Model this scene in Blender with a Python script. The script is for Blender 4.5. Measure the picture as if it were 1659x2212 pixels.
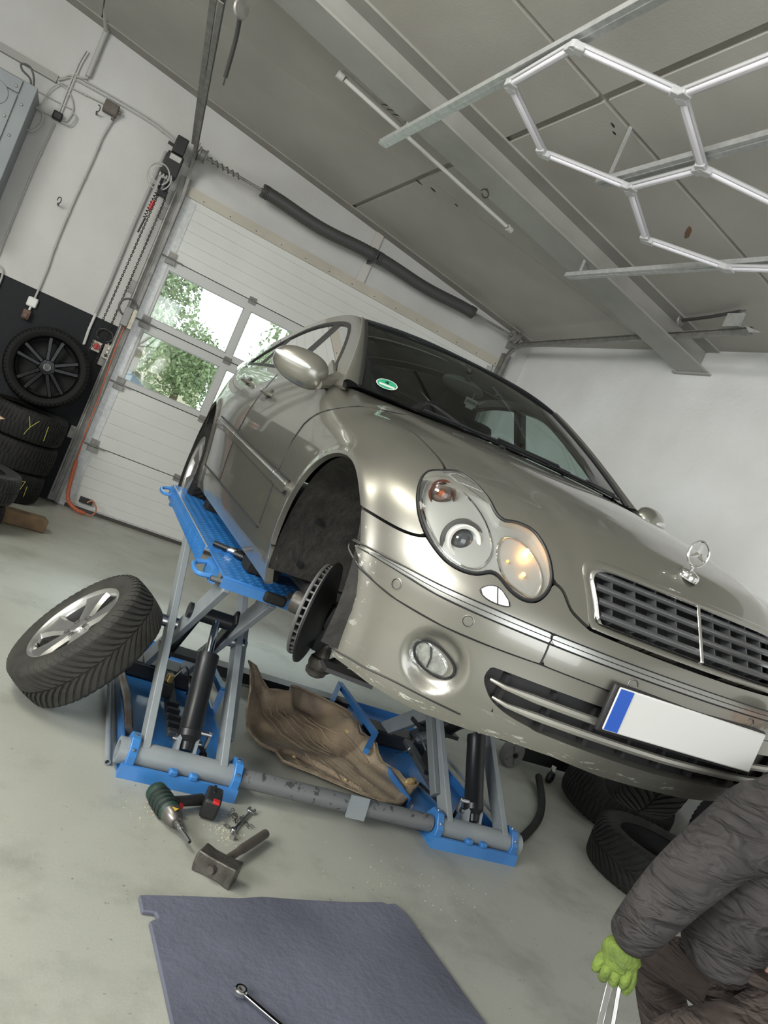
import bpy, bmesh, math, random
import numpy as np
from mathutils import Matrix, Vector, Euler
random.seed(7); rng = np.random.default_rng(7)
for o in list(bpy.data.objects): bpy.data.objects.remove(o)
S = bpy.context.scene; COL = S.collection
PI = math.pi

# ---------------------------------------------------------------- camera
HC = 1.415
def rotvec(w):
    w = np.array(w); t = np.linalg.norm(w); k = w/t
    K = np.array([[0,-k[2],k[1]],[k[2],0,-k[0]],[-k[1],k[0],0]])
    return np.eye(3)+math.sin(t)*K+(1-math.cos(t))*K@K
RW = rotvec([.134,-.430,.396]) @ np.array([[1,0,0],[0,0,-1],[0,1,0.]])
cam = bpy.data.objects.new('camera', bpy.data.cameras.new('camera')); COL.objects.link(cam)
M3 = RW.T @ np.diag([1,-1,-1])
cam.matrix_world = Matrix([list(M3[i])+[[0,0,HC][i]] for i in range(3)]+[[0,0,0,1]])
cam.data.sensor_fit = 'VERTICAL'; cam.data.sensor_height = 24.0
cam.data.lens = 1661.0/2212*24.0; cam.data.clip_start = .05; cam.data.clip_end = 200
S.camera = cam

# ---------------------------------------------------------------- world, light, exposure
W = bpy.data.worlds.new('sky'); S.world = W; W.use_nodes = True
bg = W.node_tree.nodes['Background']; bg.inputs[0].default_value = (.93,.97,1,1); bg.inputs[1].default_value = 3.6
def area(name, loc, aim, sx, sy, power, col):
    L = bpy.data.lights.new(name,'AREA'); L.shape='RECTANGLE'; L.size=sx; L.size_y=sy; L.energy=power; L.color=col
    o = bpy.data.objects.new(name,L); COL.objects.link(o); o.location=loc
    o.rotation_euler = (Vector(aim)-Vector(loc)).to_track_quat('-Z','Y').to_euler(); return o
area('assumed_window_light_side', (-4.35,-.1,2.7), (4.4,3.4,1.5), 3.8, 1.6, 325, (1,.99,.95))  # assumed area lamp inside the unseen left window, aimed into the room
area('assumed_overhead_light', (-1.9,2.9,3.85), (.9,2.7,0), 1.5, .9, 95, (1,.98,.86))  # assumed overhead area lamp, out of view; the ceiling has no opening there
area('added_gate_light_front', (.2,-4.2,1.7), (1.2,3,1.3), 3.8, 2.8, 14, (1,.99,.95))  # added area lamp inside the assumed gate opening behind the camera
area('sky_fill_over_door', (2.4,9.6,5.0), (2.0,6.0,.6), 4.5, 2.0, 1700, (.88,.94,1))  # added area lamp, out of view, boosting sky light through the door windows
S.view_settings.view_transform='Standard'; S.view_settings.look='None'
S.view_settings.exposure = 0.08; S.view_settings.gamma = 1; S.view_settings.use_curve_mapping = False
S.cycles.use_denoising = True
S.cycles.max_bounces = 9; S.cycles.diffuse_bounces = 4; S.cycles.glossy_bounces = 4; S.cycles.transparent_max_bounces = 16
S.cycles.sample_clamp_indirect = 6

# ---------------------------------------------------------------- materials
MATS = {}
def mat(name, col, rough=.5, metal=0, col2=None, scale=8, bump=0, bscale=None, coat=0, spec=.5, emit=None, estr=0, lo=.35, hi=.65, detail=5):
    if name in MATS: return MATS[name]
    m = bpy.data.materials.new(name); m.use_nodes = True; nt = m.node_tree; b = nt.nodes['Principled BSDF']
    b.inputs['Base Color'].default_value = (*col,1); b.inputs['Roughness'].default_value = rough; b.inputs['Metallic'].default_value = metal
    b.inputs['Specular IOR Level'].default_value = spec
    if coat: b.inputs['Coat Weight'].default_value = coat; b.inputs['Coat Roughness'].default_value = .06
    if emit: b.inputs['Emission Color'].default_value = (*emit,1); b.inputs['Emission Strength'].default_value = estr
    if col2 is not None or bump:
        tc = nt.nodes.new('ShaderNodeTexCoord')
        def noise(sc):
            n = nt.nodes.new('ShaderNodeTexNoise'); n.inputs['Scale'].default_value = sc; n.inputs['Detail'].default_value = detail
            nt.links.new(tc.outputs['Object'], n.inputs['Vector']); return n
        if col2 is not None:
            n = noise(scale); r = nt.nodes.new('ShaderNodeValToRGB')
            r.color_ramp.elements[0].position=lo; r.color_ramp.elements[1].position=hi
            r.color_ramp.elements[0].color=(*col,1); r.color_ramp.elements[1].color=(*col2,1)
            nt.links.new(n.outputs['Fac'], r.inputs['Fac']); nt.links.new(r.outputs['Color'], b.inputs['Base Color'])
        if bump:
            n2 = noise(bscale or scale); bp = nt.nodes.new('ShaderNodeBump'); bp.inputs['Strength'].default_value=bump; bp.inputs['Distance'].default_value=.02
            nt.links.new(n2.outputs['Fac'], bp.inputs['Height']); nt.links.new(bp.outputs['Normal'], b.inputs['Normal'])
    MATS[name]=m; return m
def glassmat(name, tint, gloss=.08, rough=.02, ior=1.45):
    m = bpy.data.materials.new(name); m.use_nodes=True; nt=m.node_tree; nt.nodes.clear()
    out=nt.nodes.new('ShaderNodeOutputMaterial'); tr=nt.nodes.new('ShaderNodeBsdfTransparent'); gl=nt.nodes.new('ShaderNodeBsdfGlossy')
    mx=nt.nodes.new('ShaderNodeMixShader'); fr=nt.nodes.new('ShaderNodeFresnel'); fr.inputs['IOR'].default_value=ior
    mp=nt.nodes.new('ShaderNodeMath'); mp.operation='ADD'; mp.use_clamp=True; mp.inputs[1].default_value=gloss
    tr.inputs[0].default_value=(*tint,1); gl.inputs['Roughness'].default_value=rough; gl.inputs[0].default_value=(1,1,1,1)
    nt.links.new(fr.outputs[0],mp.inputs[0]); nt.links.new(mp.outputs[0],mx.inputs[0]); nt.links.new(tr.outputs[0],mx.inputs[1]); nt.links.new(gl.outputs[0],mx.inputs[2])
    nt.links.new(mx.outputs[0],out.inputs[0]); MATS[name]=m; return m

m_blue=mat('lift_blue',(.035,.17,.46),.38,0,(.05,.22,.55),6,.05,60,coat=.3)
m_lgrey=mat('lift_grey',(.235,.265,.285),.42,0,(.275,.30,.315),9)
m_black=mat('black_paint',(.013,.014,.016),.42)
m_blackmetal=mat('black_metal',(.02,.021,.024),.35,.3)
m_rubber=mat('rubber',(.010,.010,.010),.72,0,(.018,.0175,.0165),14,.15,90,spec=.3)
m_plastic=mat('black_plastic',(.018,.018,.019),.5)
m_steel=mat('bare_steel',(.52,.53,.54),.28,1,(.40,.41,.42),22)
m_chrome=mat('chrome',(.80,.80,.80),.07,1)
m_galv=mat('galvanised',(.46,.47,.47),.42,.45,(.60,.61,.61),26,0,lo=.3,hi=.7)
m_darkgalv=mat('aged_galvanised',(.21,.21,.20),.5,.4,(.31,.30,.28),14)
m_alu=mat('wheel_silver',(.60,.60,.59),.30,.85,(.52,.52,.51),20)
m_white=mat('white_plastic',(.72,.72,.70),.4)
m_cable=mat('grey_cable',(.42,.42,.40),.55)
m_ocable=mat('orange_cable',(.48,.115,.05),.5)
m_red=mat('red_plastic',(.42,.02,.02),.4)
m_wood=mat('old_wood',(.27,.17,.09),.75,0,(.12,.08,.05),6,.2,30)

# ---------------------------------------------------------------- mesh helpers
def V(*a): return np.array(a,float)
def nrm(v): v=np.asarray(v,float); return v/(np.linalg.norm(v)+1e-12)
def perp(d):
    d=nrm(d); a=V(0,0,1) if abs(d[2])<.9 else V(1,0,0); u=nrm(np.cross(a,d)); return u,np.cross(d,u)
class MB:
    def __init__(s): s.v=[]; s.f=[]
    def add(s,v,f):
        n=len(s.v); s.v+= [tuple(map(float,p)) for p in v]; s.f+= [tuple(i+n for i in q) for q in f]; return s
    def box(s,c,d,R=None):
        h=np.array(d)/2; P=[np.array((x,y,z))*h for x in(-1,1) for y in(-1,1) for z in(-1,1)]
        if R is not None: P=[R@p for p in P]
        return s.add([np.array(c)+p for p in P],[(0,1,3,2),(4,6,7,5),(0,4,5,1),(2,3,7,6),(0,2,6,4),(1,5,7,3)])
    def box2(s,a,b): a=np.array(a,float); b=np.array(b,float); return s.box((a+b)/2,np.abs(b-a))
    def bar(s,a,b,w,h,up=(0,0,1)):
        a=np.array(a,float); b=np.array(b,float); d=b-a; L=np.linalg.norm(d); d=d/L
        u=np.array(up,float); x=nrm(np.cross(d,u)); z=np.cross(x,d); return s.box((a+b)/2,(w,L,h),np.column_stack([x,d,z]))
    def cyl(s,a,b,r,r2=None,n=16,cap=True):
        a=np.array(a,float); b=np.array(b,float); r2=r if r2 is None else r2; u,w=perp(b-a); P=[]
        for c,q in((a,r),(b,r2)):
            P+=[c+q*(math.cos(2*PI*i/n)*u+math.sin(2*PI*i/n)*w) for i in range(n)]
        F=[(i,(i+1)%n,n+(i+1)%n,n+i) for i in range(n)]
        if cap: F+=[tuple(range(n))[::-1],tuple(range(n,2*n))]
        return s.add(P,F)
    def tube(s,pts,r,n=8,closed=False,cap=True):
        pts=[np.array(p,float) for p in pts]; m=len(pts); P=[]; u=None
        for i,p in enumerate(pts):
            a=pts[i-1] if (i>0 or closed) else p; b=pts[(i+1)%m] if (i<m-1 or closed) else p
            d=nrm(b-a)
            if u is None: u,_=perp(d)
            u=nrm(u-d*np.dot(u,d)); w=np.cross(d,u); rr=r[i] if hasattr(r,'__len__') else r
            P+=[p+rr*(math.cos(2*PI*k/n)*u+math.sin(2*PI*k/n)*w) for k in range(n)]
        F=[]
        for i in range(m if closed else m-1):
            j=(i+1)%m
            F+=[(i*n+k,i*n+(k+1)%n,j*n+(k+1)%n,j*n+k) for k in range(n)]
        if cap and not closed: F+=[tuple(range(n))[::-1],tuple((m-1)*n+k for k in range(n))]
        return s.add(P,F)
    def lathe(s,prof,o,ax,n=48,a0=0,a1=2*PI,u=None):
        # prof: (radius, height along axis)
        o=np.array(o,float); ax=nrm(ax); full=abs(a1-a0-2*PI)<1e-6
        if u is None: u,w=perp(ax)
        else: u=nrm(u); w=np.cross(ax,u)
        k=n if full else n+1; P=[]
        for i in range(k):
            t=a0+(a1-a0)*i/n; d=math.cos(t)*u+math.sin(t)*w
            P+=[o+ax*h+d*r for r,h in prof]
        m=len(prof); F=[]
        for i in range(n):
            j=(i+1)%k
            F+=[(i*m+q,j*m+q,j*m+q+1,i*m+q+1) for q in range(m-1)]
        return s.add(P,F)
    def prism(s,poly,o,ux,uy,un,t):
        # poly (a,b) in plane ux,uy extruded t along un
        o=np.array(o,float); ux=np.array(ux,float); uy=np.array(uy,float); un=np.array(un,float); n=len(poly)
        P=[o+a*ux+b*uy for a,b in poly]+[o+a*ux+b*uy+t*un for a,b in poly]
        return s.add(P,[tuple(range(n))[::-1],tuple(range(n,2*n))]+[(i,(i+1)%n,n+(i+1)%n,n+i) for i in range(n)])
    def sphere(s,c,r,n=12,m=8,R=None):
        r=np.array(r if hasattr(r,'__len__') else (r,r,r),float); P=[]
        for j in range(m+1):
            p=PI*j/m-PI/2
            for i in range(n):
                q=r*np.array((math.cos(p)*math.cos(2*PI*i/n),math.cos(p)*math.sin(2*PI*i/n),math.sin(p)))
                P.append(np.array(c)+(R@q if R is not None else q))
        F=[(j*n+i,j*n+(i+1)%n,(j+1)*n+(i+1)%n,(j+1)*n+i) for j in range(m) for i in range(n)]
        return s.add(P,F)
    def grid(s,fn,nu,nv):
        P=[fn(i/nu,j/nv) for i in range(nu+1) for j in range(nv+1)]
        return s.add(P,[(i*(nv+1)+j,(i+1)*(nv+1)+j,(i+1)*(nv+1)+j+1,i*(nv+1)+j+1) for i in range(nu) for j in range(nv)])
    def build(s,name,m,parent=None,smooth=35,bevel=0,solid=0,sub=0,loc=None):
        me=bpy.data.meshes.new(name); me.from_pydata(s.v,[],s.f); 
        bm=bmesh.new(); bm.from_mesh(me); bmesh.ops.remove_doubles(bm,verts=bm.verts,dist=1e-5); bmesh.ops.recalc_face_normals(bm,faces=bm.faces); bm.to_mesh(me); bm.free()
        return link(name,me,m,parent,smooth,bevel,solid,sub,loc)
def link(name,me,m,parent=None,smooth=35,bevel=0,solid=0,sub=0,loc=None):
    if smooth:
        me.shade_smooth()
        if smooth<180: me.set_sharp_from_angle(angle=math.radians(smooth))
    o=bpy.data.objects.new(name,me); COL.objects.link(o); me.materials.append(m)
    if parent is not None: o.parent=parent
    if loc is not None: o.location=loc
    if bevel:
        b=o.modifiers.new('bevel','BEVEL'); b.width=bevel; b.segments=2; b.limit_method='ANGLE'; b.angle_limit=math.radians(40)
    if solid:
        b=o.modifiers.new('solid','SOLIDIFY'); b.thickness=solid; b.offset=0
    if sub:
        b=o.modifiers.new('sub','SUBSURF'); b.levels=sub; b.render_levels=sub
    return o
def tag(o,label,cat,group=None):
    o['label']=label; o['category']=cat
    if group: o['group']=group
    return o
def thing(name,label,cat,loc=(0,0,0),rotz=0,group=None):
    o=bpy.data.objects.new(name,None); COL.objects.link(o); o.empty_display_size=.05; o.location=loc; o.rotation_euler=(0,0,rotz)
    return tag(o,label,cat,group)
def struct(o): o['kind']='structure'; return o
def copy_tree(o,parent=None):
    c=o.copy(); COL.objects.link(c)
    if parent is not None: c.parent=parent
    for ch in list(o.children): copy_tree(ch,c)
    return c
def spline(pts,k=8,closed=False):
    P=np.array(pts,float); n=len(P); out=[]
    for i in range(n if closed else n-1):
        p0=P[i-1] if (i>0 or closed) else P[i]; p1=P[i]; p2=P[(i+1)%n]; p3=P[(i+2)%n] if (i+2<n or closed) else P[(i+1)%n]
        for j in range(k):
            t=j/k; out.append(.5*((2*p1)+(-p0+p2)*t+(2*p0-5*p1+4*p2-p3)*t*t+(-p0+3*p1-3*p2+p3)*t**3))
    if not closed: out.append(P[-1])
    return out
def textmesh(name,txt,size,m,parent,mw,depth=.0008):
    c=bpy.data.curves.new(name,'FONT'); c.body=txt; c.size=size; c.extrude=depth; c.align_x='CENTER'; c.align_y='CENTER'
    o=bpy.data.objects.new('t',c); COL.objects.link(o); dg=bpy.context.evaluated_depsgraph_get()
    me=bpy.data.meshes.new_from_object(o.evaluated_get(dg)); bpy.data.objects.remove(o); 
    q=bpy.data.objects.new(name,me); COL.objects.link(q); me.materials.clear(); me.materials.append(m); q.parent=parent; q.matrix_local=mw; return q
def frame(o,x,y):
    x=nrm(x); z=nrm(np.cross(x,y)); y=np.cross(z,x)
    return Matrix([[x[i],y[i],z[i],o[i]] for i in range(3)]+[[0,0,0,1]])
# ================================================================ SETTING
YW=7.43; XR=4.40
def ceilz(x): return 3.818-.100*x
# floor: worn grey-green sealed concrete
def floor_mat():
    m=bpy.data.materials.new('sealed_concrete'); m.use_nodes=True; nt=m.node_tree; b=nt.nodes['Principled BSDF']; N=nt.nodes; Lk=nt.links
    tc=N.new('ShaderNodeTexCoord')
    def noise(sc,det=6,ro=.6):
        n=N.new('ShaderNodeTexNoise'); n.inputs['Scale'].default_value=sc; n.inputs['Detail'].default_value=det; n.inputs['Roughness'].default_value=ro; Lk.new(tc.outputs['Object'],n.inputs['Vector']); return n
    def ramp(src,a,b_,c0,c1):
        r=N.new('ShaderNodeValToRGB'); r.color_ramp.elements[0].position=a; r.color_ramp.elements[1].position=b_; r.color_ramp.elements[0].color=(*c0,1); r.color_ramp.elements[1].color=(*c1,1); Lk.new(src,r.inputs['Fac']); return r
    base=ramp(noise(.7).outputs['Fac'],.3,.7,(.40,.41,.365),(.48,.49,.435))
    st=ramp(noise(2.6,8,.65).outputs['Fac'],.50,.74,(1,1,1),(.66,.66,.64))
    sp=ramp(noise(34,4,.6).outputs['Fac'],.66,.74,(1,1,1),(.42,.41,.39))
    fine=ramp(noise(160,3).outputs['Fac'],.2,.8,(.90,.90,.90),(1.05,1.05,1.05))
    cur=base.outputs['Color']
    for x in(st,sp,fine):
        mm=N.new('ShaderNodeMix'); mm.data_type='RGBA'; mm.blend_type='MULTIPLY'; mm.inputs[0].default_value=1; Lk.new(cur,mm.inputs[6]); Lk.new(x.outputs['Color'],mm.inputs[7]); cur=mm.outputs[2]
    Lk.new(cur,b.inputs['Base Color'])
    rr=ramp(noise(3).outputs['Fac'],.3,.7,(.27,.27,.27),(.46,.46,.46)); Lk.new(rr.outputs['Color'],b.inputs['Roughness'])
    bp=N.new('ShaderNodeBump'); bp.inputs['Strength'].default_value=.06; bp.inputs['Distance'].default_value=.01; Lk.new(noise(90).outputs['Fac'],bp.inputs['Height']); Lk.new(bp.outputs['Normal'],b.inputs['Normal'])
    return m
def wall_mat(name,dado):
    m=bpy.data.materials.new(name); m.use_nodes=True; nt=m.node_tree; b=nt.nodes['Principled BSDF']; N=nt.nodes; Lk=nt.links
    tc=N.new('ShaderNodeTexCoord'); 
    def noise(sc,det=6): n=N.new('ShaderNodeTexNoise'); n.inputs['Scale'].default_value=sc; n.inputs['Detail'].default_value=det; Lk.new(tc.outputs['Object'],n.inputs['Vector']); return n
    r=N.new('ShaderNodeValToRGB'); r.color_ramp.elements[0].position=.3; r.color_ramp.elements[1].position=.72; r.color_ramp.elements[0].color=(.66,.66,.65,1) if not dado else (.50,.495,.48,1); r.color_ramp.elements[1].color=(.76,.765,.77,1) if not dado else (.58,.578,.57,1); Lk.new(noise(1.7).outputs['Fac'],r.inputs['Fac'])
    cur=r.outputs['Color']
    if dado:
        sx=N.new('ShaderNodeSeparateXYZ'); Lk.new(tc.outputs['Object'],sx.inputs[0]); a=N.new('ShaderNodeMath'); a.operation='LESS_THAN'; a.inputs[1].default_value=1.68; Lk.new(sx.outputs['Z'],a.inputs[0])
        mm=N.new('ShaderNodeMix'); mm.data_type='RGBA'; Lk.new(a.outputs[0],mm.inputs[0]); Lk.new(cur,mm.inputs[6]); mm.inputs[7].default_value=(.014,.015,.018,1); cur=mm.outputs[2]
    Lk.new(cur,b.inputs['Base Color']); b.inputs['Roughness'].default_value=.62; b.inputs['Specular IOR Level'].default_value=.5 if not dado else .22
    bp=N.new('ShaderNodeBump'); bp.inputs['Strength'].default_value=.28; bp.inputs['Distance'].default_value=.012; Lk.new(noise(22,7).outputs['Fac'],bp.inputs['Height']); Lk.new(bp.outputs['Normal'],b.inputs['Normal'])
    return m
XL=-4.6; YF=-4.5
struct(MB().box2((XL,YF,-.12),(XR,YW+.25,0)).build('floor',floor_mat(),smooth=0))
wb=MB()
def wbp(poly): wb.prism(poly,(0,YW,0),(1,0,0),(0,0,1),(0,1,0),.25)
DX0,DX1,DZ=.50,4.05,3.06
wbp([(XL,0),(DX0,0),(DX0,ceilz(DX0)),(XL,ceilz(XL))])
wbp([(DX0,DZ),(DX1,DZ),(DX1,ceilz(DX1)),(DX0,ceilz(DX0))])
wbp([(DX1,0),(XR,0),(XR,ceilz(XR)),(DX1,ceilz(DX1))])
struct(wb.build('wall_back',wall_mat('plaster_black_dado',True),smooth=0))
m_wall=wall_mat('white_plaster',False)
struct(MB().box2((XR,YF,0),(XR+.2,YW+.25,ceilz(XR))).build('wall_right',m_wall,smooth=0))
# left wall with an assumed high window band, front wall with an assumed open gate (both unseen, beside / behind the camera)
wl=MB()
for a,b in(((YF,0),(-2.0,4.7)),((1.8,0),(YW+.25,4.7)),((-2.0,0),(1.8,1.9)),((-2.0,3.5),(1.8,4.7))): wl.box2((XL-.2,a[0],a[1]),(XL,b[0],b[1]))
struct(wl.build('wall_left',m_wall,smooth=0))
wf=MB()
for a,b in(((XL,0),(-1.8,4.7)),((2.2,0),(XR+.2,4.7)),((-1.8,3.2),(2.2,4.7))): wf.box2((a[0],YF-.2,a[1]),(b[0],YF,b[1]))
struct(wf.build('wall_front',m_wall,smooth=0))
wn=MB()
for i in range(6): y=-2.0+3.8*i/5; wn.box2((XL-.08,y-.03,1.9),(XL-.02,y+.03,3.5))
for z in(1.92,2.45,2.98,3.48): wn.box2((XL-.08,-2.0,z-.025),(XL-.02,1.8,z+.025))
struct(wn.build('window_1',mat('window_frame_white',(.6,.6,.6),.5),smooth=0))  # frame of the assumed side window, out of view
# ceiling: boards with recessed joints under the sloping roof
m_ceil=mat('ceiling_board',(.40,.385,.35),.75,0,(.46,.445,.41),1.3,.05,60)
m_joint=mat('ceiling_joint_tape',(.29,.275,.245),.8,0,(.33,.315,.285),5)
ce=MB(); ce.prism([(XL,ceilz(XL)+.02),(XR+.2,ceilz(XR+.2)+.02),(XR+.2,ceilz(XR+.2)+.2),(XL,ceilz(XL)+.2)],(0,YF,0),(1,0,0),(0,0,1),(0,1,0),YW+.25-YF)
ceiling=struct(ce.build('ceiling',m_joint,smooth=0))
xs=[XL,-3.1,-.6,1.90,XR]
def jy(k,x): # cross joints drift a little, as they do in the room
    return [YF,-1.0,1.35,3.40+.085*x,5.90-.10*x if x<4.0 else 5.5,YW][k]
jw={-3.1:.006,-.6:.006,1.90:.022}
for i in range(4):
    for j in range(5):
        a,b=xs[i],xs[i+1]; g=.004; ga=jw.get(a,0); gb=jw.get(b,0); wj=.018 if j==3 else .004; wk=.018 if j+1==3 else .004
        pl=[(a+ga,jy(j,a)+wj),(b-gb,jy(j,b)+wj),(b-gb,jy(j+1,b)-wk),(a+ga,jy(j+1,a)-wk)]
        P=[(x,y,ceilz(x)) for x,y in pl]+[(x,y,ceilz(x)+.021) for x,y in pl]
        MB().add(P,[(0,1,2,3),(7,6,5,4)]+[(q,(q+1)%4,4+(q+1)%4,4+q) for q in range(4)]).build('ceiling_board',m_ceil,ceiling,smooth=0)
# holes knocked in the boards
for (x,y,w,h,an,mm) in((2.99,3.89,.075,.022,.9,'wood'),(1.93,5.86,.03,.012,0,''),(2.04,5.80,.03,.012,.3,''),(2.25,5.75,.02,.01,.2,''),(2.07,3.66,.02,.008,.3,''),(2.12,3.70,.015,.008,.2,'')):
    poly=[(w*math.cos(t)*(1+.3*math.sin(3*t)),h*math.sin(t)) for t in np.linspace(0,2*PI,10,endpoint=False)]
    MB().prism(poly,(x,y,ceilz(x)-.001),(math.cos(an),math.sin(an),-.1*math.cos(an)),(-math.sin(an),math.cos(an),0),(0,0,1),.003).build('ceiling_hole',mat('torn_board',(.20,.11,.07),.8) if mm else mat('dark_hole',(.03,.03,.03),.9),ceiling,smooth=0)
# ---- cornice strip where the ceiling meets the back wall
MB().prism([(XL,ceilz(XL)),(DX1+.3,ceilz(DX1+.3)),(DX1+.3,ceilz(DX1+.3)-.012),(XL,ceilz(XL)-.012)],(0,YW-.16,0),(1,0,0),(0,0,1),(0,1,0),.16).build('cornice_board',m_joint,ceiling,smooth=0)

# ================================================================ sectional door
door=thing('door_1','white sectional workshop door with two rows of windows in the back wall','door'); del door['category']; struct(door)
m_door=mat('door_white',(.60,.61,.585),.42,0,(.68,.69,.665),1.2)
m_frame=mat('door_frame_white',(.56,.57,.56),.4)
m_seal=mat('beige_header',(.50,.47,.40),.6,0,(.43,.40,.34),3)
m_pane=glassmat('door_pane',(.90,.95,.93),.03)
PH=.60; zl=[0,.605,1.215,1.815,2.425,3.02]; DL,DR=.56,4.03
def solid_panel(z0,z1,n):
    prof=[(0,z0+.004)]
    for i in range(1,n):
        z=z0+(z1-z0)*i/n; prof+=[(0,z-.004),(.004,z),(0,z+.004)]
    prof+=[(0,z1-.004),(.04,z1-.004),(.04,z0+.004)]
    return MB().prism([(y,z) for y,z in prof],(DL,YW-.01,0),(0,1,0),(0,0,1),(1,0,0),DR-DL).build('door_panel',m_door,door,smooth=0)
pan=[solid_panel(zl[0]+.03,zl[1],6),solid_panel(zl[1],zl[2],5),None,None,solid_panel(zl[4],zl[5],6)]
pitch=.812
for k in(2,3):
    z0,z1=zl[k]+.004,zl[k+1]-.004; gz0=[0,0,1.268,1.872][k]; gz1=[0,0,1.735,2.33][k]
    fr=MB(); fr.box2((DL,YW-.01,z0),(DR,YW+.03,gz0)).box2((DL,YW-.01,gz1),(DR,YW+.03,z1))
    xsn=[DL]+[.615+pitch*i for i in range(4)]
    for i in range(5):
        a=DL if i==0 else .615+pitch*i-.07; b=.615+pitch*i if i<4 else DR
        fr.box2((a,YW-.01,gz0),(b,YW+.03,gz1))
    f=fr.build('window_panel_frame',m_frame,door,smooth=0)
    for i in range(4):
        a=.615+pitch*i; b=a+pitch-.07
        MB().box2((a,YW+.008,gz0),(b,YW+.014,gz1)).build('pane',m_pane,f,smooth=0)
        g=MB(); 
        for q in(((a,gz0),(b,gz0+.008)),((a,gz1-.008),(b,gz1)),((a,gz0),(a+.008,gz1)),((b-.008,gz0),(b,gz1))): g.box2((q[0][0],YW-.004,q[0][1]),(q[1][0],YW+.008,q[1][1]))
        g.build('glazing_bead',mat('bead_grey',(.40,.41,.41),.5),f,smooth=0)
MB().box2((DL,YW-.012,0),(DR,YW+.03,.032)).build('bottom_seal',mat('seal_dark',(.06,.055,.05),.7),door)
MB().box2((DL,YW-.02,.034),(DR,YW-.008,.05)).build('bottom_rail',m_galv,door)
hd=MB().box2((DL-.06,YW-.03,2.985),(DR+.04,YW-.012,3.075)).build('header_strip',m_seal,door)
for i in range(14): MB().sphere((DL+.1+.26*i,YW-.03,3.01),.006,6,4).build('rivet',mat('rivet_dark',(.12,.11,.1),.5),hd)
for k in range(1,5):
    for x in(1.397,1.397+pitch*1,1.397+2*pitch):
        h=MB().box2((x-.035,YW-.024,zl[k]-.032),(x+.035,YW-.012,zl[k]+.032)); h.cyl((x-.035,YW-.026,zl[k]),(x+.035,YW-.026,zl[k]),.009,n=8)
        h.build('hinge',m_darkgalv,door)
    for x0,sg in((DL,1),(DR,-1)):
        MB().box2((x0-.01*sg,YW-.05,zl[k]-.05),(x0+.075*sg,YW-.012,zl[k]-.01)).box2((x0,YW-.03,zl[k]+.01),(x0+.07*sg,YW-.012,zl[k]+.06)).cyl((x0-.05*sg,YW-.04,zl[k]),(x0+.14*sg,YW-.04,zl[k]),.007,n=8).build('roller_bracket',m_darkgalv,door)
for k in range(5):
    for x0,sg in((DL,1),(DR,-1)):
        MB().box2((x0-.005*sg,YW-.016,zl[k]+.07),(x0+.055*sg if k in(0,1,4) else x0+.03*sg,YW-.009,zl[k+1]-.06)).build('end_plate',m_galv,door,smooth=0)
MB().box2((.49,YW+.035,0),(.60,YW+.06,3.1)).box2((DR-.03,YW+.035,0),(DX1+.01,YW+.06,3.1)).build('jamb_seal',m_frame,door,smooth=0)
for k in range(1,5): MB().box2((DL,YW+.031,zl[k]-.02),(DR,YW+.038,zl[k]+.02)).build('joint_seal',mat('seal_dark',(.06,.055,.05),.7),door,smooth=0)
MB().box2((.50,YW-.005,0),(DL+.002,YW+.04,3.03)).build('side_closing_strip',m_galv,door,smooth=0)
# black cable box near the foot of the door leaf
b=MB().box2((.66,YW-.06,.085),(.775,YW-.012,.135)).build('leaf_switch_box',m_plastic,door,bevel=.004)
# ================================================================ THE CAR (local frame: x to its left, y rearwards, z up)
def interp(z,pts):
    P=np.array(pts,float); x=P[:,0]; y=P[:,1]; m=np.gradient(y,x); z=np.clip(z,x[0],x[-1]); i=np.clip(np.searchsorted(x,z)-1,0,len(x)-2)
    h=x[i+1]-x[i]; t=(z-x[i])/h
    return (2*t**3-3*t**2+1)*y[i]+(t**3-2*t**2+t)*h*m[i]+(-2*t**3+3*t**2)*y[i+1]+(t**3-t**2)*h*m[i+1]
YC=[(.10,-.70),(.16,-.755),(.20,-.785),(.30,-.815),(.42,-.832),(.50,-.838),(.56,-.822),(.60,-.80),(.64,-.778),(.70,-.748),(.75,-.722),(.80,-.69),(.9,-.60),(1.05,-.4)]
WZ=[(.10,.80),(.18,.825),(.24,.838),(.32,.850),(.45,.860),(.55,.865),(.65,.864),(.75,.854),(.85,.832),(.95,.80),(1.05,.76)]
HC_=[(-1.0,.60),(-.80,.70),(-.70,.758),(-.65,.785),(-.5,.838),(-.3,.887),(-.1,.922),(.1,.951),(.3,.975),(.5,.994),(.8,1.02),(2.2,1.045),(3.0,1.05),(3.6,1.02),(3.9,.9)]
def sstep(t): t=np.clip(t,0,1); return t*t*(3-2*t)
def hoodz(x,y):
    ax=np.abs(x); c=interp(y,HC_); t=np.clip((y+.7)/1.2,0,1); xc=.36+.26*t
    drop=.085*(ax/.8)**2.6*(1-.85*sstep((y-.25)/.55))
    return c-drop-.012*sstep((ax-xc+.05)/.09)*(1-.3*t)*(1-sstep((y-.3)/.3))
Y0=-.05
def planF(x,y,z):
    Wd=interp(z,WZ); L=Y0-interp(z,YC)
    a=(np.abs(x)/Wd)**2.2+(np.maximum(0,Y0-y)/L)**3+(np.maximum(0,y-2.3)/1.42)**3
    return (a**(1/2.5)-1)*.8
def Fskin(x,y,z):
    a=planF(x,y,z); b=(z-hoodz(x,y))*.93; k=.13-.05*sstep((y-.3)/.5)
    h=np.clip(.5+.5*(a-b)/k,0,1); return b+(a-b)*h+k*h*(1-h)
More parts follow.
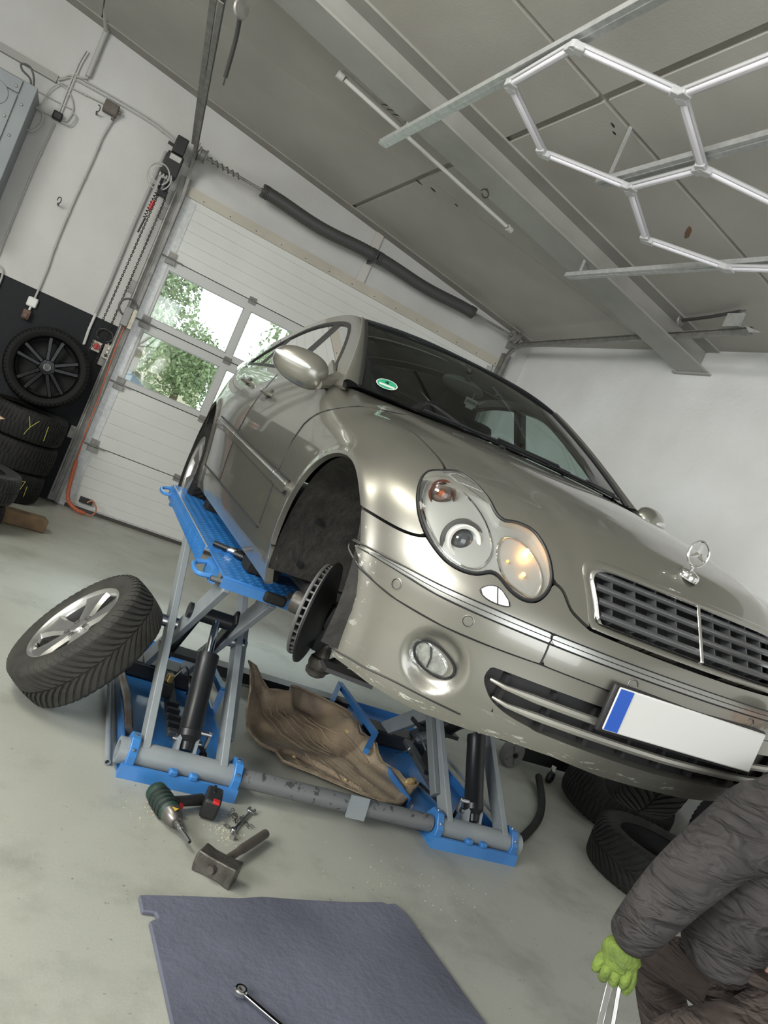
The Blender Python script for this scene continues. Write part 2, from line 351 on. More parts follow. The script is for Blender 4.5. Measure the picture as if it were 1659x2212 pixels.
def root(o,d,t0,t1,it=30):
    a=np.full(len(d),t0); b=np.full(len(d),t1)
    for _ in range(it):
        m=(a+b)/2; p=o+m[:,None]*d; ins=Fskin(p[:,0],p[:,1],p[:,2])<0
        a=np.where(ins,m,a); b=np.where(ins,b,m)
    return o+((a+b)/2)[:,None]*d
def gradn(p):
    e=1e-4; g=np.stack([Fskin(*(p+e*np.eye(3)[i]).T)-Fskin(*(p-e*np.eye(3)[i]).T) for i in range(3)],1)
    return g/np.linalg.norm(g,axis=1)[:,None]
ARC=np.array([-.075,.36]); AR=.372; ARC2=np.array([2.635,.34]); AR2=.365
FOG=np.array([-.640,-.649,.349])
def displace(p,n):
    d=np.hypot(p[:,1]-ARC[0],p[:,2]-ARC[1])-AR; d2=np.hypot(p[:,1]-ARC2[0],p[:,2]-ARC2[1])-AR2; side=sstep((-p[:,0]-.70)/.1)
    o=.013*side*(np.exp(-(np.maximum(d,0)/.032)**2)+np.exp(-(np.maximum(d2,0)/.032)**2))
    f=np.linalg.norm((p-FOG)*np.array([1,1,1.05]),axis=1); o-=.026*(1-sstep((f-.052)/.040))*(p[:,1]<-.4)
    # concave door / bumper flank line just under the bumper moulding
    return p+n*o[:,None]
CC=np.array([0,.62,.50])
def cap_dir(la,th): return np.stack([-np.sin(la)*np.cos(th),-np.cos(la)*np.cos(th),np.sin(th)],1)
def cap_ang(P):
    d=np.atleast_2d(P)-CC; r=np.linalg.norm(d,axis=1); return np.stack([np.arctan2(-d[:,0],-d[:,1]),np.arcsin(d[:,2]/r)],1)
def gridtri(nu,nv):
    i,j=np.meshgrid(np.arange(nu),np.arange(nv),indexing='ij'); a=(i*(nv+1)+j).ravel(); b=a+nv+1
    return np.concatenate([np.stack([a,b,b+1],1),np.stack([a,b+1,a+1],1)])
def sdf(P,poly,far=.12):
    """signed distance to a polygon, exact near it and clamped elsewhere"""
    poly=np.array(poly,float); lo=poly.min(0)-far; hi=poly.max(0)+far; ok=((P>lo)&(P<hi)).all(1); out=np.full(len(P),far); Q=P[ok]
    d=np.full(len(Q),1e9); ins=np.zeros(len(Q),bool)
    for a,b in zip(poly,np.roll(poly,-1,0)):
        e=b-a; w=Q-a; t=np.clip((w@e)/(e@e+1e-15),0,1); q=w-t[:,None]*e; d=np.minimum(d,(q*q).sum(1))
        if a[1]!=b[1]: ins^=((a[1]>Q[:,1])!=(b[1]>Q[:,1]))&(Q[:,0]<e[0]*w[:,1]/e[1]+a[0])
    d=np.sqrt(d); out[ok]=np.where(ins,-d,d); return out
def clip(Vv,T,val,N=None):
    """keep the part of a triangle mesh where val<0; new vertices on the zero line"""
    ins=val<0; c=ins[T].sum(1); keep=[tuple(t) for t in T[c==3]]; Vn=list(Vv); Nn=list(N); cache={}; 
    def cut(a,b):
        k=(min(a,b),max(a,b))
        if k not in cache:
            t=val[a]/(val[a]-val[b]); cache[k]=len(Vn); Vn.append(Vv[a]+t*(Vv[b]-Vv[a])); Nn.append(N[a]+t*(N[b]-N[a]))
        return cache[k]
    for t in T[(c==1)|(c==2)]:
        poly=[]
        for q in range(3):
            a,b=t[q],t[(q+1)%3]
            if ins[a]: poly.append(a)
            if ins[a]!=ins[b]: poly.append(cut(a,b))
        for q in range(1,len(poly)-1): keep.append((poly[0],poly[q],poly[q+1]))
    F=np.array(keep,int)
    if len(F)==0: return np.zeros((0,3)),F,np.zeros((0,3))
    used,inv=np.unique(F,return_inverse=True)
    return np.array(Vn)[used],inv.reshape(F.shape),np.array(Nn)[used]
def skirt(Vv,F,N,depth,skipx0=True):
    E={}
    for t in F:
        for q in range(3):
            a,b=int(t[q]),int(t[(q+1)%3]); k=(min(a,b),max(a,b)); E[k]=None if k in E else (a,b)
    bd=[e for e in E.values() if e is not None]
    if skipx0: bd=[e for e in bd if not(abs(Vv[e[0]][0])<1e-4 and abs(Vv[e[1]][0])<1e-4)]
    idx={}; add=[]
    def nv(a):
        if a not in idx: idx[a]=len(Vv)+len(add); add.append(Vv[a]-depth*N[a])
        return idx[a]
    q=[(b,a,nv(a),nv(b)) for a,b in bd]
    return (np.vstack([Vv,np.array(add)]) if add else Vv),[tuple(map(int,t)) for t in F]+q
def panel(name,m,parent,Vv,F,N,depth=.012,both=False,off=0,side=1,smooth=40,sk=True):
    """side=1 the right half as computed, -1 its mirror image; both welds the two"""
    Vv=Vv+off*N
    if sk and depth: P,Q=skirt(Vv,F,N,depth)
    else: P,Q=Vv,[tuple(map(int,t)) for t in F]
    mb=MB()
    if both or side==1: mb.add(P,Q)
    if both or side==-1: mb.add(P*np.array([-1,1,1]),[t[::-1] for t in Q])
    me=bpy.data.meshes.new(name); me.from_pydata(mb.v,[],mb.f)
    bm=bmesh.new(); bm.from_mesh(me); bmesh.ops.remove_doubles(bm,verts=bm.verts,dist=2e-5); bm.to_mesh(me); bm.free()
    return link(name,me,m,parent,smooth)
# --- paint
def paint_mat():
    m=bpy.data.materials.new('silver_beige_metallic'); m.use_nodes=True; nt=m.node_tree; b=nt.nodes['Principled BSDF']; N=nt.nodes; Lk=nt.links
    b.inputs['Base Color'].default_value=(.25,.243,.212,1); b.inputs['Metallic'].default_value=.72; b.inputs['Roughness'].default_value=.33
    b.inputs['Coat Weight'].default_value=1; b.inputs['Coat Roughness'].default_value=.035
    tc=N.new('ShaderNodeTexCoord'); n=N.new('ShaderNodeTexNoise'); n.inputs['Scale'].default_value=2.2; n.inputs['Detail'].default_value=5; Lk.new(tc.outputs['Object'],n.inputs[0])
    r=N.new('ShaderNodeValToRGB'); r.color_ramp.elements[0].color=(.235,.228,.198,1); r.color_ramp.elements[1].color=(.27,.262,.23,1); Lk.new(n.outputs['Fac'],r.inputs[0])
    # scuffed bumper edges: bare light scratches low on the corners
    sp=N.new('ShaderNodeSeparateXYZ'); Lk.new(tc.outputs['Object'],sp.inputs[0])
    mp=N.new('ShaderNodeMapping'); mp.inputs['Scale'].default_value=(14,14,70); mp.inputs['Rotation'].default_value=(0,.25,.2); Lk.new(tc.outputs['Object'],mp.inputs[0])
    s=N.new('ShaderNodeTexNoise'); s.inputs['Scale'].default_value=1.0; s.inputs['Detail'].default_value=8; s.inputs['Roughness'].default_value=.75; Lk.new(mp.outputs[0],s.inputs[0])
    sr=N.new('ShaderNodeValToRGB'); sr.color_ramp.elements[0].position=.59; sr.color_ramp.elements[1].position=.62; sr.color_ramp.elements[0].color=(0,0,0,1); Lk.new(s.outputs['Fac'],sr.inputs[0])
    def rng_(sock,a,b_):
        q=N.new('ShaderNodeMapRange'); q.inputs['From Min'].default_value=a; q.inputs['From Max'].default_value=b_; Lk.new(sock,q.inputs['Value']); return q.outputs[0]
    zz=rng_(sp.outputs['Z'],.30,.235); xx=rng_(sp.outputs['Y'],-.25,-.42)
    m1=N.new('ShaderNodeMath'); m1.operation='MULTIPLY'; Lk.new(zz,m1.inputs[0]); Lk.new(xx,m1.inputs[1]); m2=N.new('ShaderNodeMath'); m2.operation='MULTIPLY'; Lk.new(m1.outputs[0],m2.inputs[0]); Lk.new(sr.outputs[0],m2.inputs[1])
    # chipped edge of the bumper at the wheel opening
    ab=N.new('ShaderNodeMath'); ab.operation='ABSOLUTE'; Lk.new(sp.outputs['X'],ab.inputs[0]); c1=rng_(ab.outputs[0],.788,.822); c2=rng_(sp.outputs['Z'],.60,.56); c3=rng_(sp.outputs['Y'],-.30,-.33)
    s2=N.new('ShaderNodeTexNoise'); s2.inputs['Scale'].default_value=46; s2.inputs['Detail'].default_value=6; Lk.new(tc.outputs['Object'],s2.inputs[0]); r2=rng_(s2.outputs['Fac'],.61,.64)
    prev=c1
    for q_ in(c2,c3,r2):
        k_=N.new('ShaderNodeMath'); k_.operation='MULTIPLY'; k_.use_clamp=True; Lk.new(prev,k_.inputs[0]); Lk.new(q_,k_.inputs[1]); prev=k_.outputs[0]
    mxm=N.new('ShaderNodeMath'); mxm.operation='MAXIMUM'; Lk.new(m2.outputs[0],mxm.inputs[0]); Lk.new(prev,mxm.inputs[1]); m2=mxm
    mx=N.new('ShaderNodeMix'); mx.data_type='RGBA'; Lk.new(m2.outputs[0],mx.inputs[0]); Lk.new(r.outputs[0],mx.inputs[6]); mx.inputs[7].default_value=(.75,.74,.70,1); Lk.new(mx.outputs[2],b.inputs['Base Color'])
    return m
m_paint=paint_mat()
m_cglass=glassmat('car_glass_green',(.78,.90,.87),0,.01,1.30)
m_liner=mat('wheel_liner',(.022,.021,.02),.85,0,(.045,.042,.038),18,.3,50)
m_under=mat('underbody',(.014,.014,.014),.8)
car=thing('car','silver-beige saloon car raised on the blue scissor lift, right front wheel removed','car',(1.718,2.2,HC-.70)); car.rotation_mode='XYZ'
_R=Matrix.Rotation(-.045,4,'Z')@Matrix.Rotation(.007,4,'X')@Matrix.Rotation(-.024,4,'Y'); car.rotation_euler=_R.to_euler('XYZ')
# --- skin of the front end
NU,NV=230,235
la,th=np.meshgrid(np.linspace(0,PI/2,NU+1),np.radians(np.linspace(-23,90,NV+1)),indexing='ij'); la=la.ravel(); th=th.ravel()
SK=root(CC,cap_dir(la,th),.05,2.4); SN=gradn(SK); SK=displace(SK,SN); SK[la<1e-9,0]=0; SN[la<1e-9,0]=0
ST=gridtri(NU,NV)
ANG=np.stack([la*np.cos(th*.55),th],1)   # flattened so that distances are even
def A(P):
    a=cap_ang(np.array(P,float)); return np.stack([a[:,0]*np.cos(a[:,1]*.55),a[:,1]],1)
HLO=[(-.688,-.38,.796),(-.728,-.379,.777),(-.753,-.417,.739),(-.76,-.466,.693),(-.75,-.509,.653),(-.729,-.552,.62),(-.694,-.598,.593),(-.661,-.63,.586),(-.628,-.651,.592),(-.599,-.661,.609),(-.577,-.675,.606),(-.549,-.70,.587),(-.519,-.718,.58),(-.49,-.725,.589),(-.469,-.72,.613),(-.457,-.705,.643),(-.46,-.681,.677),(-.475,-.647,.714),(-.501,-.612,.74),(-.539,-.591,.743),(-.571,-.583,.736),(-.59,-.562,.744),(-.601,-.51,.773),(-.621,-.441,.798),(-.648,-.386,.808)]
HLO=spline(HLO,3,True)
aHL=A(HLO)
HCUT=[(-.60,.56,.975),(-.632,.371,.929),(-.651,.003,.88),(-.666,-.212,.842),(-.674,-.329,.816),(-.680,-.371,.803)]
HSEAM=[(-.453,-.706,.643),(-.426,-.721,.633),(-.403,-.749,.599),(-.382,-.763,.586),(-.358,-.775,.576),(-.331,-.783,.572),(-.15,-.80,.568),(0,-.803,.567)]
FSEAM=[(-.90,-.20,.625),(-.853,-.279,.622),(-.812,-.427,.614),(-.772,-.50,.613),(-.738,-.538,.625),(-.70,-.56,.66)]
PSEAM=[(-.70,-.56,.66),(-.62,-.62,.66),(-.52,-.67,.66)]
G=.0032/1.1
def seam(*ls): return np.vstack([A(spline(l,5)) for l in ls])
top=np.array([[.62,1.54],[-.2,1.62]])
hood_poly=np.vstack([seam(HCUT),A([(-.70,-.50,.72)]),seam(PSEAM)[3:],seam(HSEAM),[[-.2,A([HSEAM[-1]])[0,1]]],[[-.2,1.7]],[[.9,1.7]]])
sHL=sdf(ANG,aHL)
# rear edge of the bonnet follows the windscreen foot
def ws_foot(x): return .335+.42*np.abs(x)**2*1.0
vh=np.maximum.reduce([sdf(ANG,hood_poly)+G,-(sHL-G*1.6),(SK[:,1]-ws_foot(SK[:,0]))*.8])
GRO=[(-.373,.690),(-.368,.712),(-.345,.728),(-.30,.735),(-.15,.7365),(0,.737),(0,.574),(-.20,.5745),(-.325,.575),(-.352,.583),(-.362,.636)]
GRI=[(-.351,.690),(-.349,.706),(-.338,.713),(-.30,.717),(-.15,.7185),(0,.719),(0,.59),(-.20,.590),(-.312,.590),(-.333,.597),(-.343,.640)]
XZ=SK[:,[0,2]]; front=np.where(SK[:,1]<-.55,0,1.0)
gro=np.vstack([GRO[:5],[(.2,.7365)],[(.2,.574)],GRO[7:]])
vh=np.maximum(vh,-(sdf(XZ,gro)+front))
hv=clip(SK,ST,vh,SN); panel('bonnet',m_paint,car,*hv,depth=.02,both=True)
# wings (front fenders)
DOORL=[(-.83,.30,1.0),(-.842,.337,.945),(-.85,.396,.87),(-.86,.535,.783),(-.865,.566,.693),(-.865,.566,.592),(-.86,.572,.511),(-.85,.58,.34),(-.83,.58,.15)]
dl=np.array(DOORL); ydoor=np.interp(SK[:,2],dl[::-1,2],dl[::-1,1])
fend=np.vstack([seam(HCUT),A([(-.70,-.50,.72)]),A([(-.70,-.56,.66)]),seam(FSEAM)[::-1][1:],[[2.2,.1]],[[2.2,-.6]],[[2.2,1.7]],[[.9,1.7]]])
arch=np.hypot(SK[:,1]-ARC[0],SK[:,2]-ARC[1])-AR; archm=np.where(SK[:,0]<-.6,arch,1)
low=np.where(SK[:,1]>-.1,.338-SK[:,2],-1)
infd=sdf(ANG,fend)
rear=np.where((SK[:,1]>.1),-1,1.0)   # flank behind the wheel belongs to the wing as well
vf=np.maximum.reduce([np.minimum(infd,np.maximum(rear,(sdf(ANG,hood_poly)*-1)))+G,-(sHL-G*1.6),SK[:,1]-ydoor+.003,-archm,low+.002])
fv=clip(SK,ST,vf,SN)
for s_ in(1,-1):
    w=panel('front_wing',m_paint,car,*fv,depth=.018,side=s_)
# bumper
ZL=np.interp(-SK[:,0],[0,.15,.3,.42,.5,.62,.72,.82],[.228,.229,.240,.238,.228,.214,.217,.234])
bump=np.vstack([seam(FSEAM),seam(PSEAM)[1:],seam(HSEAM),[[-.3,A([HSEAM[-1]])[0,1]]],[[-.3,-.6]],[[1.9,-.6]],[[1.9,A([FSEAM[0]])[0,1]]]])
INT=[(-.536,.367),(-.534,.392),(-.52,.401),(-.38,.405),(-.2,.406),(.2,.406),(.2,.285),(-.318,.287),(-.383,.292),(-.448,.302),(-.494,.319),(-.52,.342)]
sIN=sdf(XZ,spline(INT,3,True))+front
vb=np.maximum.reduce([sdf(ANG,bump)+G,-(sHL-G*1.6),-archm,ZL-SK[:,2],SK[:,1]+.10,-sIN])
bv=clip(SK,ST,vb,SN); panel('front_bumper',m_paint,car,*bv,depth=.03,both=True)
# black plastic behind everything at the nose
iv=clip(SK,ST,np.maximum.reduce([SK[:,1]+.40,.2-SK[:,2],SK[:,2]-.78]),SN); panel('nose_backing',m_under,car,*iv,depth=0,both=True,off=-.055,sk=False)
iv=clip(SK,ST,np.maximum.reduce([SK[:,1]-.55,.74-SK[:,2],SK[:,1]-ws_foot(SK[:,0])-.05,-(SK[:,1]+.6)]),SN); panel('engine_bay_lid_inner',m_under,car,*iv,depth=0,both=True,off=-.03,sk=False)
# bumper moulding strips, proud of the skin
def zone(name,m,val,off,depth,both=False,side=1,par=None):
    v=clip(SK,ST,val,SN); return panel(name,m,par or car,*v,depth=depth,both=both,off=off,side=side)
mt=[(-.845,.530),(-.81,.529),(-.70,.523),(-.59,.521),(-.443,.520)]; mbm=[(-.443,.455),(-.55,.449),(-.655,.446),(-.75,.454),(-.79,.466),(-.815,.482),(-.835,.505)]
vm=sdf(XZ,mt+mbm)+np.where(SK[:,1]<-.36,0,1); vm2=sdf(XZ,[(-.440,.520),(.2,.520),(.2,.455),(-.440,.455)])+front
for s_ in(1,-1): zone('bumper_moulding',m_paint,vm,.009,.014,side=s_)
zone('bumper_moulding_centre',m_paint,vm2,.009,.014,both=True)
def skin_many(xz,off=0):
    """points of the nose skin for given x,z"""
    xz=np.array(xz,float); x=xz[:,0]; z=xz[:,1]; a=np.full(len(x),-.3); b=np.ones(len(x))
    for _ in range(30):
        m_=(a+b)/2; i_=Fskin(x,-m_,z)<0; a=np.where(i_,m_,a); b=np.where(i_,b,m_)
    p=np.stack([x,-a,z],1); n=gradn(p); return displace(p,n)+np.asarray(off).reshape(-1,1)*n,n
def skin_at(x,z,off=0):
    p,n=skin_many([(x,z)],off); return p[0],n[0]
def nose_line(xz,off,k=6): return list(skin_many(spline(xz,k),off)[0])
def mirx(P): return [np.array(p)*np.array([-1,1,1]) for p in P]
m_satin=mat('satin_chrome',(.36,.36,.34),.28,.9)
vchr=sdf(XZ,[(-.850,.536),(-.77,.533),(-.69,.529),(-.59,.529),(-.443,.528),(-.443,.508),(-.59,.507),(-.69,.509),(-.77,.520),(-.832,.526)])+np.where(SK[:,1]<-.37,0,1); vchr2=sdf(XZ,[(-.440,.528),(.2,.528),(.2,.508),(-.440,.508)])+front
for s_ in(1,-1): zone('chrome_trim',m_satin,vchr,.0135,.010,side=s_)
zone('chrome_trim_centre',m_satin,vchr2,.0135,.010,both=True)
for s_ in(1,-1):
    for pts_,of_ in(([(-.835,.5365),(-.77,.5345),(-.69,.5305),(-.59,.5305),(-.30,.5295),(0,.5295)],.006),([(-.825,.5255),(-.77,.5185),(-.69,.5075),(-.59,.5055),(-.30,.5065),(0,.5065)],.011),([(-.80,.530),(-.77,.5265),(-.69,.519),(-.59,.518),(-.30,.518),(0,.518)],.0137)):
        L_=nose_line(pts_,of_); L_=mirx(L_) if s_<0 else L_; MB().tube(L_,.0026 if of_<.013 else .0012,6).build('trim_shadow_gap',m_black,car)
for s_ in(1,-1):
    L_=nose_line([(-.443,.4535),(-.55,.447),(-.655,.444),(-.75,.452),(-.79,.464),(-.816,.481),(-.835,.505),(-.838,.520)],.004); L_=mirx(L_) if s_<0 else L_
    MB().tube(L_,.0032,6).build('moulding_gap',m_black,car)
    L_=[p for p in skin_many([(-.4425,z) for z in np.linspace(.455,.520,6)],.010)[0]]; L_=mirx(L_) if s_<0 else L_; MB().tube(L_,.002,6).build('moulding_joint',m_black,car)
L_=nose_line([(-.443,.4535),(-.2,.4535),(0,.4535)],.004); L_=L_+mirx(L_)[::-1][1:]; MB().tube(L_,.0032,6).build('moulding_gap',m_black,car)
# parking sensors
for sx,sz in((.759,.487),(.617,.481),(.21,.487)):
    for s_ in(1,-1):
        p,n=skin_at(-sx,sz,.009); mm_=np.array([s_,1,1]); p=p*mm_; n=n*mm_
        r_=MB().lathe([(.0150,-.004),(.0155,.0014),(.0135,.0018),(.0125,0),(0,.0012)],p,n,24).build('parking_sensor',m_paint,car); 
        MB().lathe([(.0122,.0012),(.0138,.0022)],p,n,24).build('sensor_ring',m_black,r_)
# headlamp washer flap
WSH=spline([(-.614,.559),(-.601,.574),(-.581,.581),(-.562,.571),(-.547,.552),(-.571,.545),(-.599,.547)],3,True)
for s_ in(1,-1):
    wf_=zone('washer_flap',mat('mirror_flap',(.86,.86,.84),.16,.25),sdf(XZ,WSH)+front,.004,.005,side=s_)
    Xm=np.array([s_,1,1]); MB().tube([p*Xm for p in skin_many(WSH,.002)[0]],.0022,6,closed=True).build('flap_gap',m_black,wf_)
    MB().tube([p*Xm for p in skin_many([(-.580,.582),(-.577,.562),(-.573,.545)],.0045)[0]],.0013,5).build('flap_joint',m_black,wf_)
# lower lip groove
for s_ in(1,-1):
    L_=nose_line([(-.80,.252),(-.75,.25),(-.68,.258),(-.54,.256)],.0008); L_=mirx(L_) if s_<0 else L_
    MB().tube(L_,.0022,6).build('lip_seam',m_black,car)
# fog lamps
FLEN=[(-.684,.342),(-.688,.366),(-.675,.384),(-.648,.384),(-.617,.369),(-.598,.350),(-.597,.327),(-.617,.311),(-.65,.315),(-.672,.326)]
sF=sdf(XZ,spline(FLEN,3,True))+np.where(SK[:,1]<-.5,0,1)
m_lens=glassmat('lamp_lens',(.95,.96,.95),0,.03,1.22)
m_refl=mat('lamp_reflector',(.56,.56,.55),.22,.7,(.34,.34,.33),26,.4,30)
for s_ in(1,-1):
    t=zone('fog_lamp',m_refl,sF,.001,.03,side=s_)
    zone('fog_lens',m_lens,sF+.003,.010,.008,side=s_,par=t)
    MB().tube([p*np.array([s_,1,1]) for p in skin_many(spline(FLEN,3,True),.006)[0]],.0032,6,closed=True).build('fog_rim',m_black,t)
    MB().tube([p*np.array([s_,1,1]) for p in skin_many([(-.662,.375),(-.652,.35),(-.650,.322)],.004)[0]],.0022,5).build('fog_bulb_bar',mat('bulb_shade',(.12,.12,.12),.3,.8),t)
    
# lower intake: black grid and two pale slats
sl=zone('intake_backing',m_plastic,sIN-.004,-.03,.0,both=True)
for zc_,x0 in((.366,.520),(.325,.497)):
    P=list(skin_many([(-x0*(1-t),zc_+.002*math.sin(t*3)) for t in np.linspace(0,1,16)],[.004 if t>.05 else -.012 for t in np.linspace(0,1,16)])[0]); P=P+mirx(P)[::-1][1:]
    MB().tube(P,[.004+.0065*min(1,i/3,(len(P)-1-i)/3) for i in range(len(P))],8).build('intake_slat',mat('slat_satin',(.46,.45,.41),.3,.7),car)
for q in range(9):
    x=-.48+.12*q; MB().box((x,skin_at(x,.345,-.022)[0][1],.345),(.012,.02,.10)).build('intake_bar',m_plastic,car)
# ---- grille
gsur=MB(); 
def gpt(x,z,off): return skin_at(x,z,off)[0]
loop=spline(GRO[:6]+[],4)
gl=[(-.373,.690),(-.368,.712),(-.345,.728),(-.30,.735),(-.15,.7365),(0,.737)]; gl2=[(0,.574),(-.20,.5745),(-.325,.575),(-.352,.583),(-.362,.636),(-.373,.690)]
out=spline(gl,5)+spline([(x*-1,z) for x,z in gl[::-1]],5)[1:]+spline([(-x,z) for x,z in gl2[::-1]],5)[1:]+spline(gl2,5)[1:-1]
inn=[(x*.945,.655+(z-.655)*.80) for x,z in out]
def ring(name,m,a,b,oa,ob,dep,parent):
    n=len(a); mb=MB(); PA=list(skin_many(a,oa)[0]); PB=list(skin_many(b,ob)[0]); PM=[(p+q)/2+np.array([0,-.006,0]) for p,q in zip(PA,PB)]; PC=[q+np.array([0,dep,0]) for q in PB]; PD=[p+np.array([0,.015,0]) for p in PA]
    return mb.add(PD+PA+PM+PB+PC,[(r*n+i,r*n+(i+1)%n,(r+1)*n+(i+1)%n,(r+1)*n+i) for r in range(4) for i in range(n)]).build(name,m,parent,smooth=60)
gsur_o=ring('grille_surround',m_paint,out,inn,.001,-.002,.02,car)
in2=[(x*.965,.655+(z-.655)*.93) for x,z in inn]
ring('grille_chrome_frame',m_chrome,inn,in2,.002,-.001,.03,gsur_o)
m_slat=mat('grille_slat',(.085,.088,.092),.38,.2)
for i in range(4):
    z=.605+.030*i+.006; w=.318+.006*i
    P=list(skin_many([(x,z) for x in np.linspace(-w,w,25)])[0]*np.array([1,1,1])+np.array([0,.014,0]))
    s=MB(); s.tube([p+np.array([0,0,0]) for p in P],.0092,8); sl_=s.build('grille_slat',m_slat,gsur_o)
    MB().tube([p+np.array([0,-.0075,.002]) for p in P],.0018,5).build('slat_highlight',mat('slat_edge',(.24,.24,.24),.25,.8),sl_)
for i in range(9):
    x=-.28+.07*i
    if abs(x)<.01: continue
    MB().bar((x,gpt(x,.60,0)[1]+.03,.595),(x,gpt(x,.71,0)[1]+.03,.712),.005,.03,(0,-1,0)).build('grille_fin',m_slat,gsur_o)
MB().bar((0,gpt(0,.59,0)[1]+.004,.588),(0,gpt(0,.718,0)[1]+.004,.722),.011,.02,(0,-1,0)).build('grille_centre_bar',m_chrome,gsur_o,bevel=.003)
mb=MB().prism([(x,z) for x,z in inn],(0,-.66,0),(1,0,0),(0,0,1),(0,1,0),.005).build('grille_backing',m_under,gsur_o,smooth=0)
# ---- star on the bonnet
sb=np.array([0,-.645,.792])
mb=MB().lathe([(0,.012),(.012,.011),(.026,.006),(.030,0),(.030,-.01)],sb,(0,-.35,1),32)
star=mb.build('bonnet_star',m_chrome,car)
mb=MB().cyl(sb,sb+np.array([0,0,.024]),.004,n=10); c0=sb+np.array([0,.0,.024+.037]); mb.build('star_stem',m_chrome,star)
MB().tube([c0+.036*np.array([math.cos(t),0,math.sin(t)]) for t in np.linspace(0,2*PI,40,endpoint=False)],.0032,8,closed=True).build('star_ring',m_chrome,star)
mb=MB()
for k in range(3):
    a=PI/2+2*PI*k/3; d=np.array([math.cos(a),0,math.sin(a)]); u=np.array([-math.sin(a),0,math.cos(a)])
    for s_ in(-1,1): mb.add([c0,c0+.035*d,c0+.0095*(d*.5+u*.866),c0+.0095*(d*.5-u*.866),c0+np.array([0,.005*s_,0])],[(4,1,2),(4,3,1)] if s_<0 else [(4,2,1),(4,1,3)])
mb.build('star_points',m_chrome,star,smooth=0)
# ---- number plate (digits are not readable in the photograph)
yp=gpt(0,.455,0)[1]-.016
pl=MB().box((0,yp,.420),(.52,.008,.112)).build('number_plate',mat('plate_white',(.70,.70,.68),.45),car,bevel=.006)
MB().box((-.238,yp-.0048,.420),(.042,.002,.106)).build('plate_blue_band',mat('plate_blue',(.02,.10,.50),.4),pl)
MB().box((0,yp+.012,.418),(.54,.016,.125)).build('plate_holder',m_plastic,pl,bevel=.006)
# ---- headlamps
m_bezel=mat('headlamp_bezel',(.40,.40,.39),.35,.35)
m_amb=mat('amber_reflector',(.80,.26,.04),.3,.55,(.78,.50,.26),34)
m_darkglass=mat('projector_glass',(.05,.055,.06),.05,.0,coat=1)
OV=spline([(-.584,.683),(-.566,.712),(-.527,.716),(-.488,.688),(-.471,.645),(-.484,.605),(-.514,.598),(-.56,.614),(-.582,.648)],3,True)
BW=spline([(-.755,.697),(-.735,.764),(-.69,.792),(-.65,.784),(-.62,.746),(-.601,.694),(-.60,.652),(-.625,.612),(-.664,.601),(-.715,.623)],3,True)
for s_ in(1,-1):
    X=np.array([s_,1,1])
    hl=zone('headlamp',m_bezel,sHL-.001,-.026,-.023,side=s_)
    MB().tube([np.array(p)*X for p in HLO],.0042,8,closed=True).build('headlamp_gasket',m_black,hl)
    # lens: only the big clear cover, bulging
    v=clip(SK,ST,sHL+.0015,SN); dd=np.clip(-sdf(A(v[0]),aHL)*14,0,1); panel('headlamp_lens',m_lens,hl,v[0]+(.003+.007*dd)[:,None]*v[2],v[1],v[2],depth=0,side=s_,sk=False)
    vb_=sdf(XZ,BW)+np.where(SK[:,1]<-.30,0,1); zone('main_reflector',m_refl,vb_,-.034,-.010,side=s_,par=hl)
    vo_=sdf(XZ,OV)+front; ov=zone('indicator_reflector',m_amb,vo_,-.033,-.009,side=s_,par=hl)
    # projector
    p,n=skin_at(-.668,.664,-.036); p=p*X; n=n*X; ax=nrm(np.array([-.20*s_,-1,.02]))
    MB().lathe([(.034,-.06),(.040,-.02),(.044,.010),(.044,.024),(.041,.026),(.034,.022),(.031,.006)],p,ax,40).build('projector_ring',mat('projector_ring',(.80,.80,.78),.42,.1),hl)
    MB().lathe([(.044,-.002),(.056,.006),(.058,.0)],p,ax,40).build('projector_shroud',mat('shroud_grey',(.16,.16,.16),.3,.6),hl); MB().sphere(p,(.032,.032,.024),24,14,np.column_stack([*perp(ax),ax])).build('projector_lens',m_darkglass,hl)
    p2,n2=skin_at(-.706,.750,-.016); p2=p2*X; ax2=nrm(np.array([-.45*s_,-1,.1]))
    MB().lathe([(.006,-.016),(.024,-.010),(.034,.004),(.037,.008)],p2,ax2,32).build('indicator_bowl',mat('smoke_chrome',(.30,.28,.27),.12,.9),hl)
    MB().sphere(p2-.002*ax2,(.031,.031,.018),20,12,np.column_stack([*perp(ax2),ax2])).build('indicator_dome',glassmat('amber_dome' if s_>0 else 'amber_dome_l',(.70,.60,.56),.03,.03),hl)
    MB().sphere(p2-.008*ax2,.010,12,8).build('indicator_bulb',mat('amber_bulb',(.75,.22,.05),.3),hl)
    for q,(bx,bz,r_) in enumerate(((-.513,.697,.007),(-.520,.640,.006),(-.560,.655,.004))):
        pb=skin_at(bx,bz,-.018)[0]*X
        if s_>0: MB().sphere(pb,r_,12,8).build('lit_bulb',mat('lit_amber_%d'%q,(1,.5,.1),.4,emit=(1,.50,.13),estr=(30,5,1.5)[q]),ov)
    for q in range(9):   # facets of the lit reflector
        bx=-.565+.011*q; pa=skin_at(bx,.612+.004*abs(q-4)*.5,-.030)[0]*X; pb=skin_at(bx+.012,.700-.003*q,-.030)[0]*X
        MB().tube([pa,(pa+pb)/2+np.array([0,.004,0]),pb],.0016,5).build('reflector_rib',m_refl,ov)
    MB().tube([skin_at(x,z,-.022)[0]*X for x,z in OV],.0028,6,closed=True).build('reflector_rim',m_chrome,ov)
    MB().tube([skin_at(x,z,-.024)[0]*X for x,z in BW[::1]],.0028,6,closed=True).build('reflector_rim',m_chrome,hl)
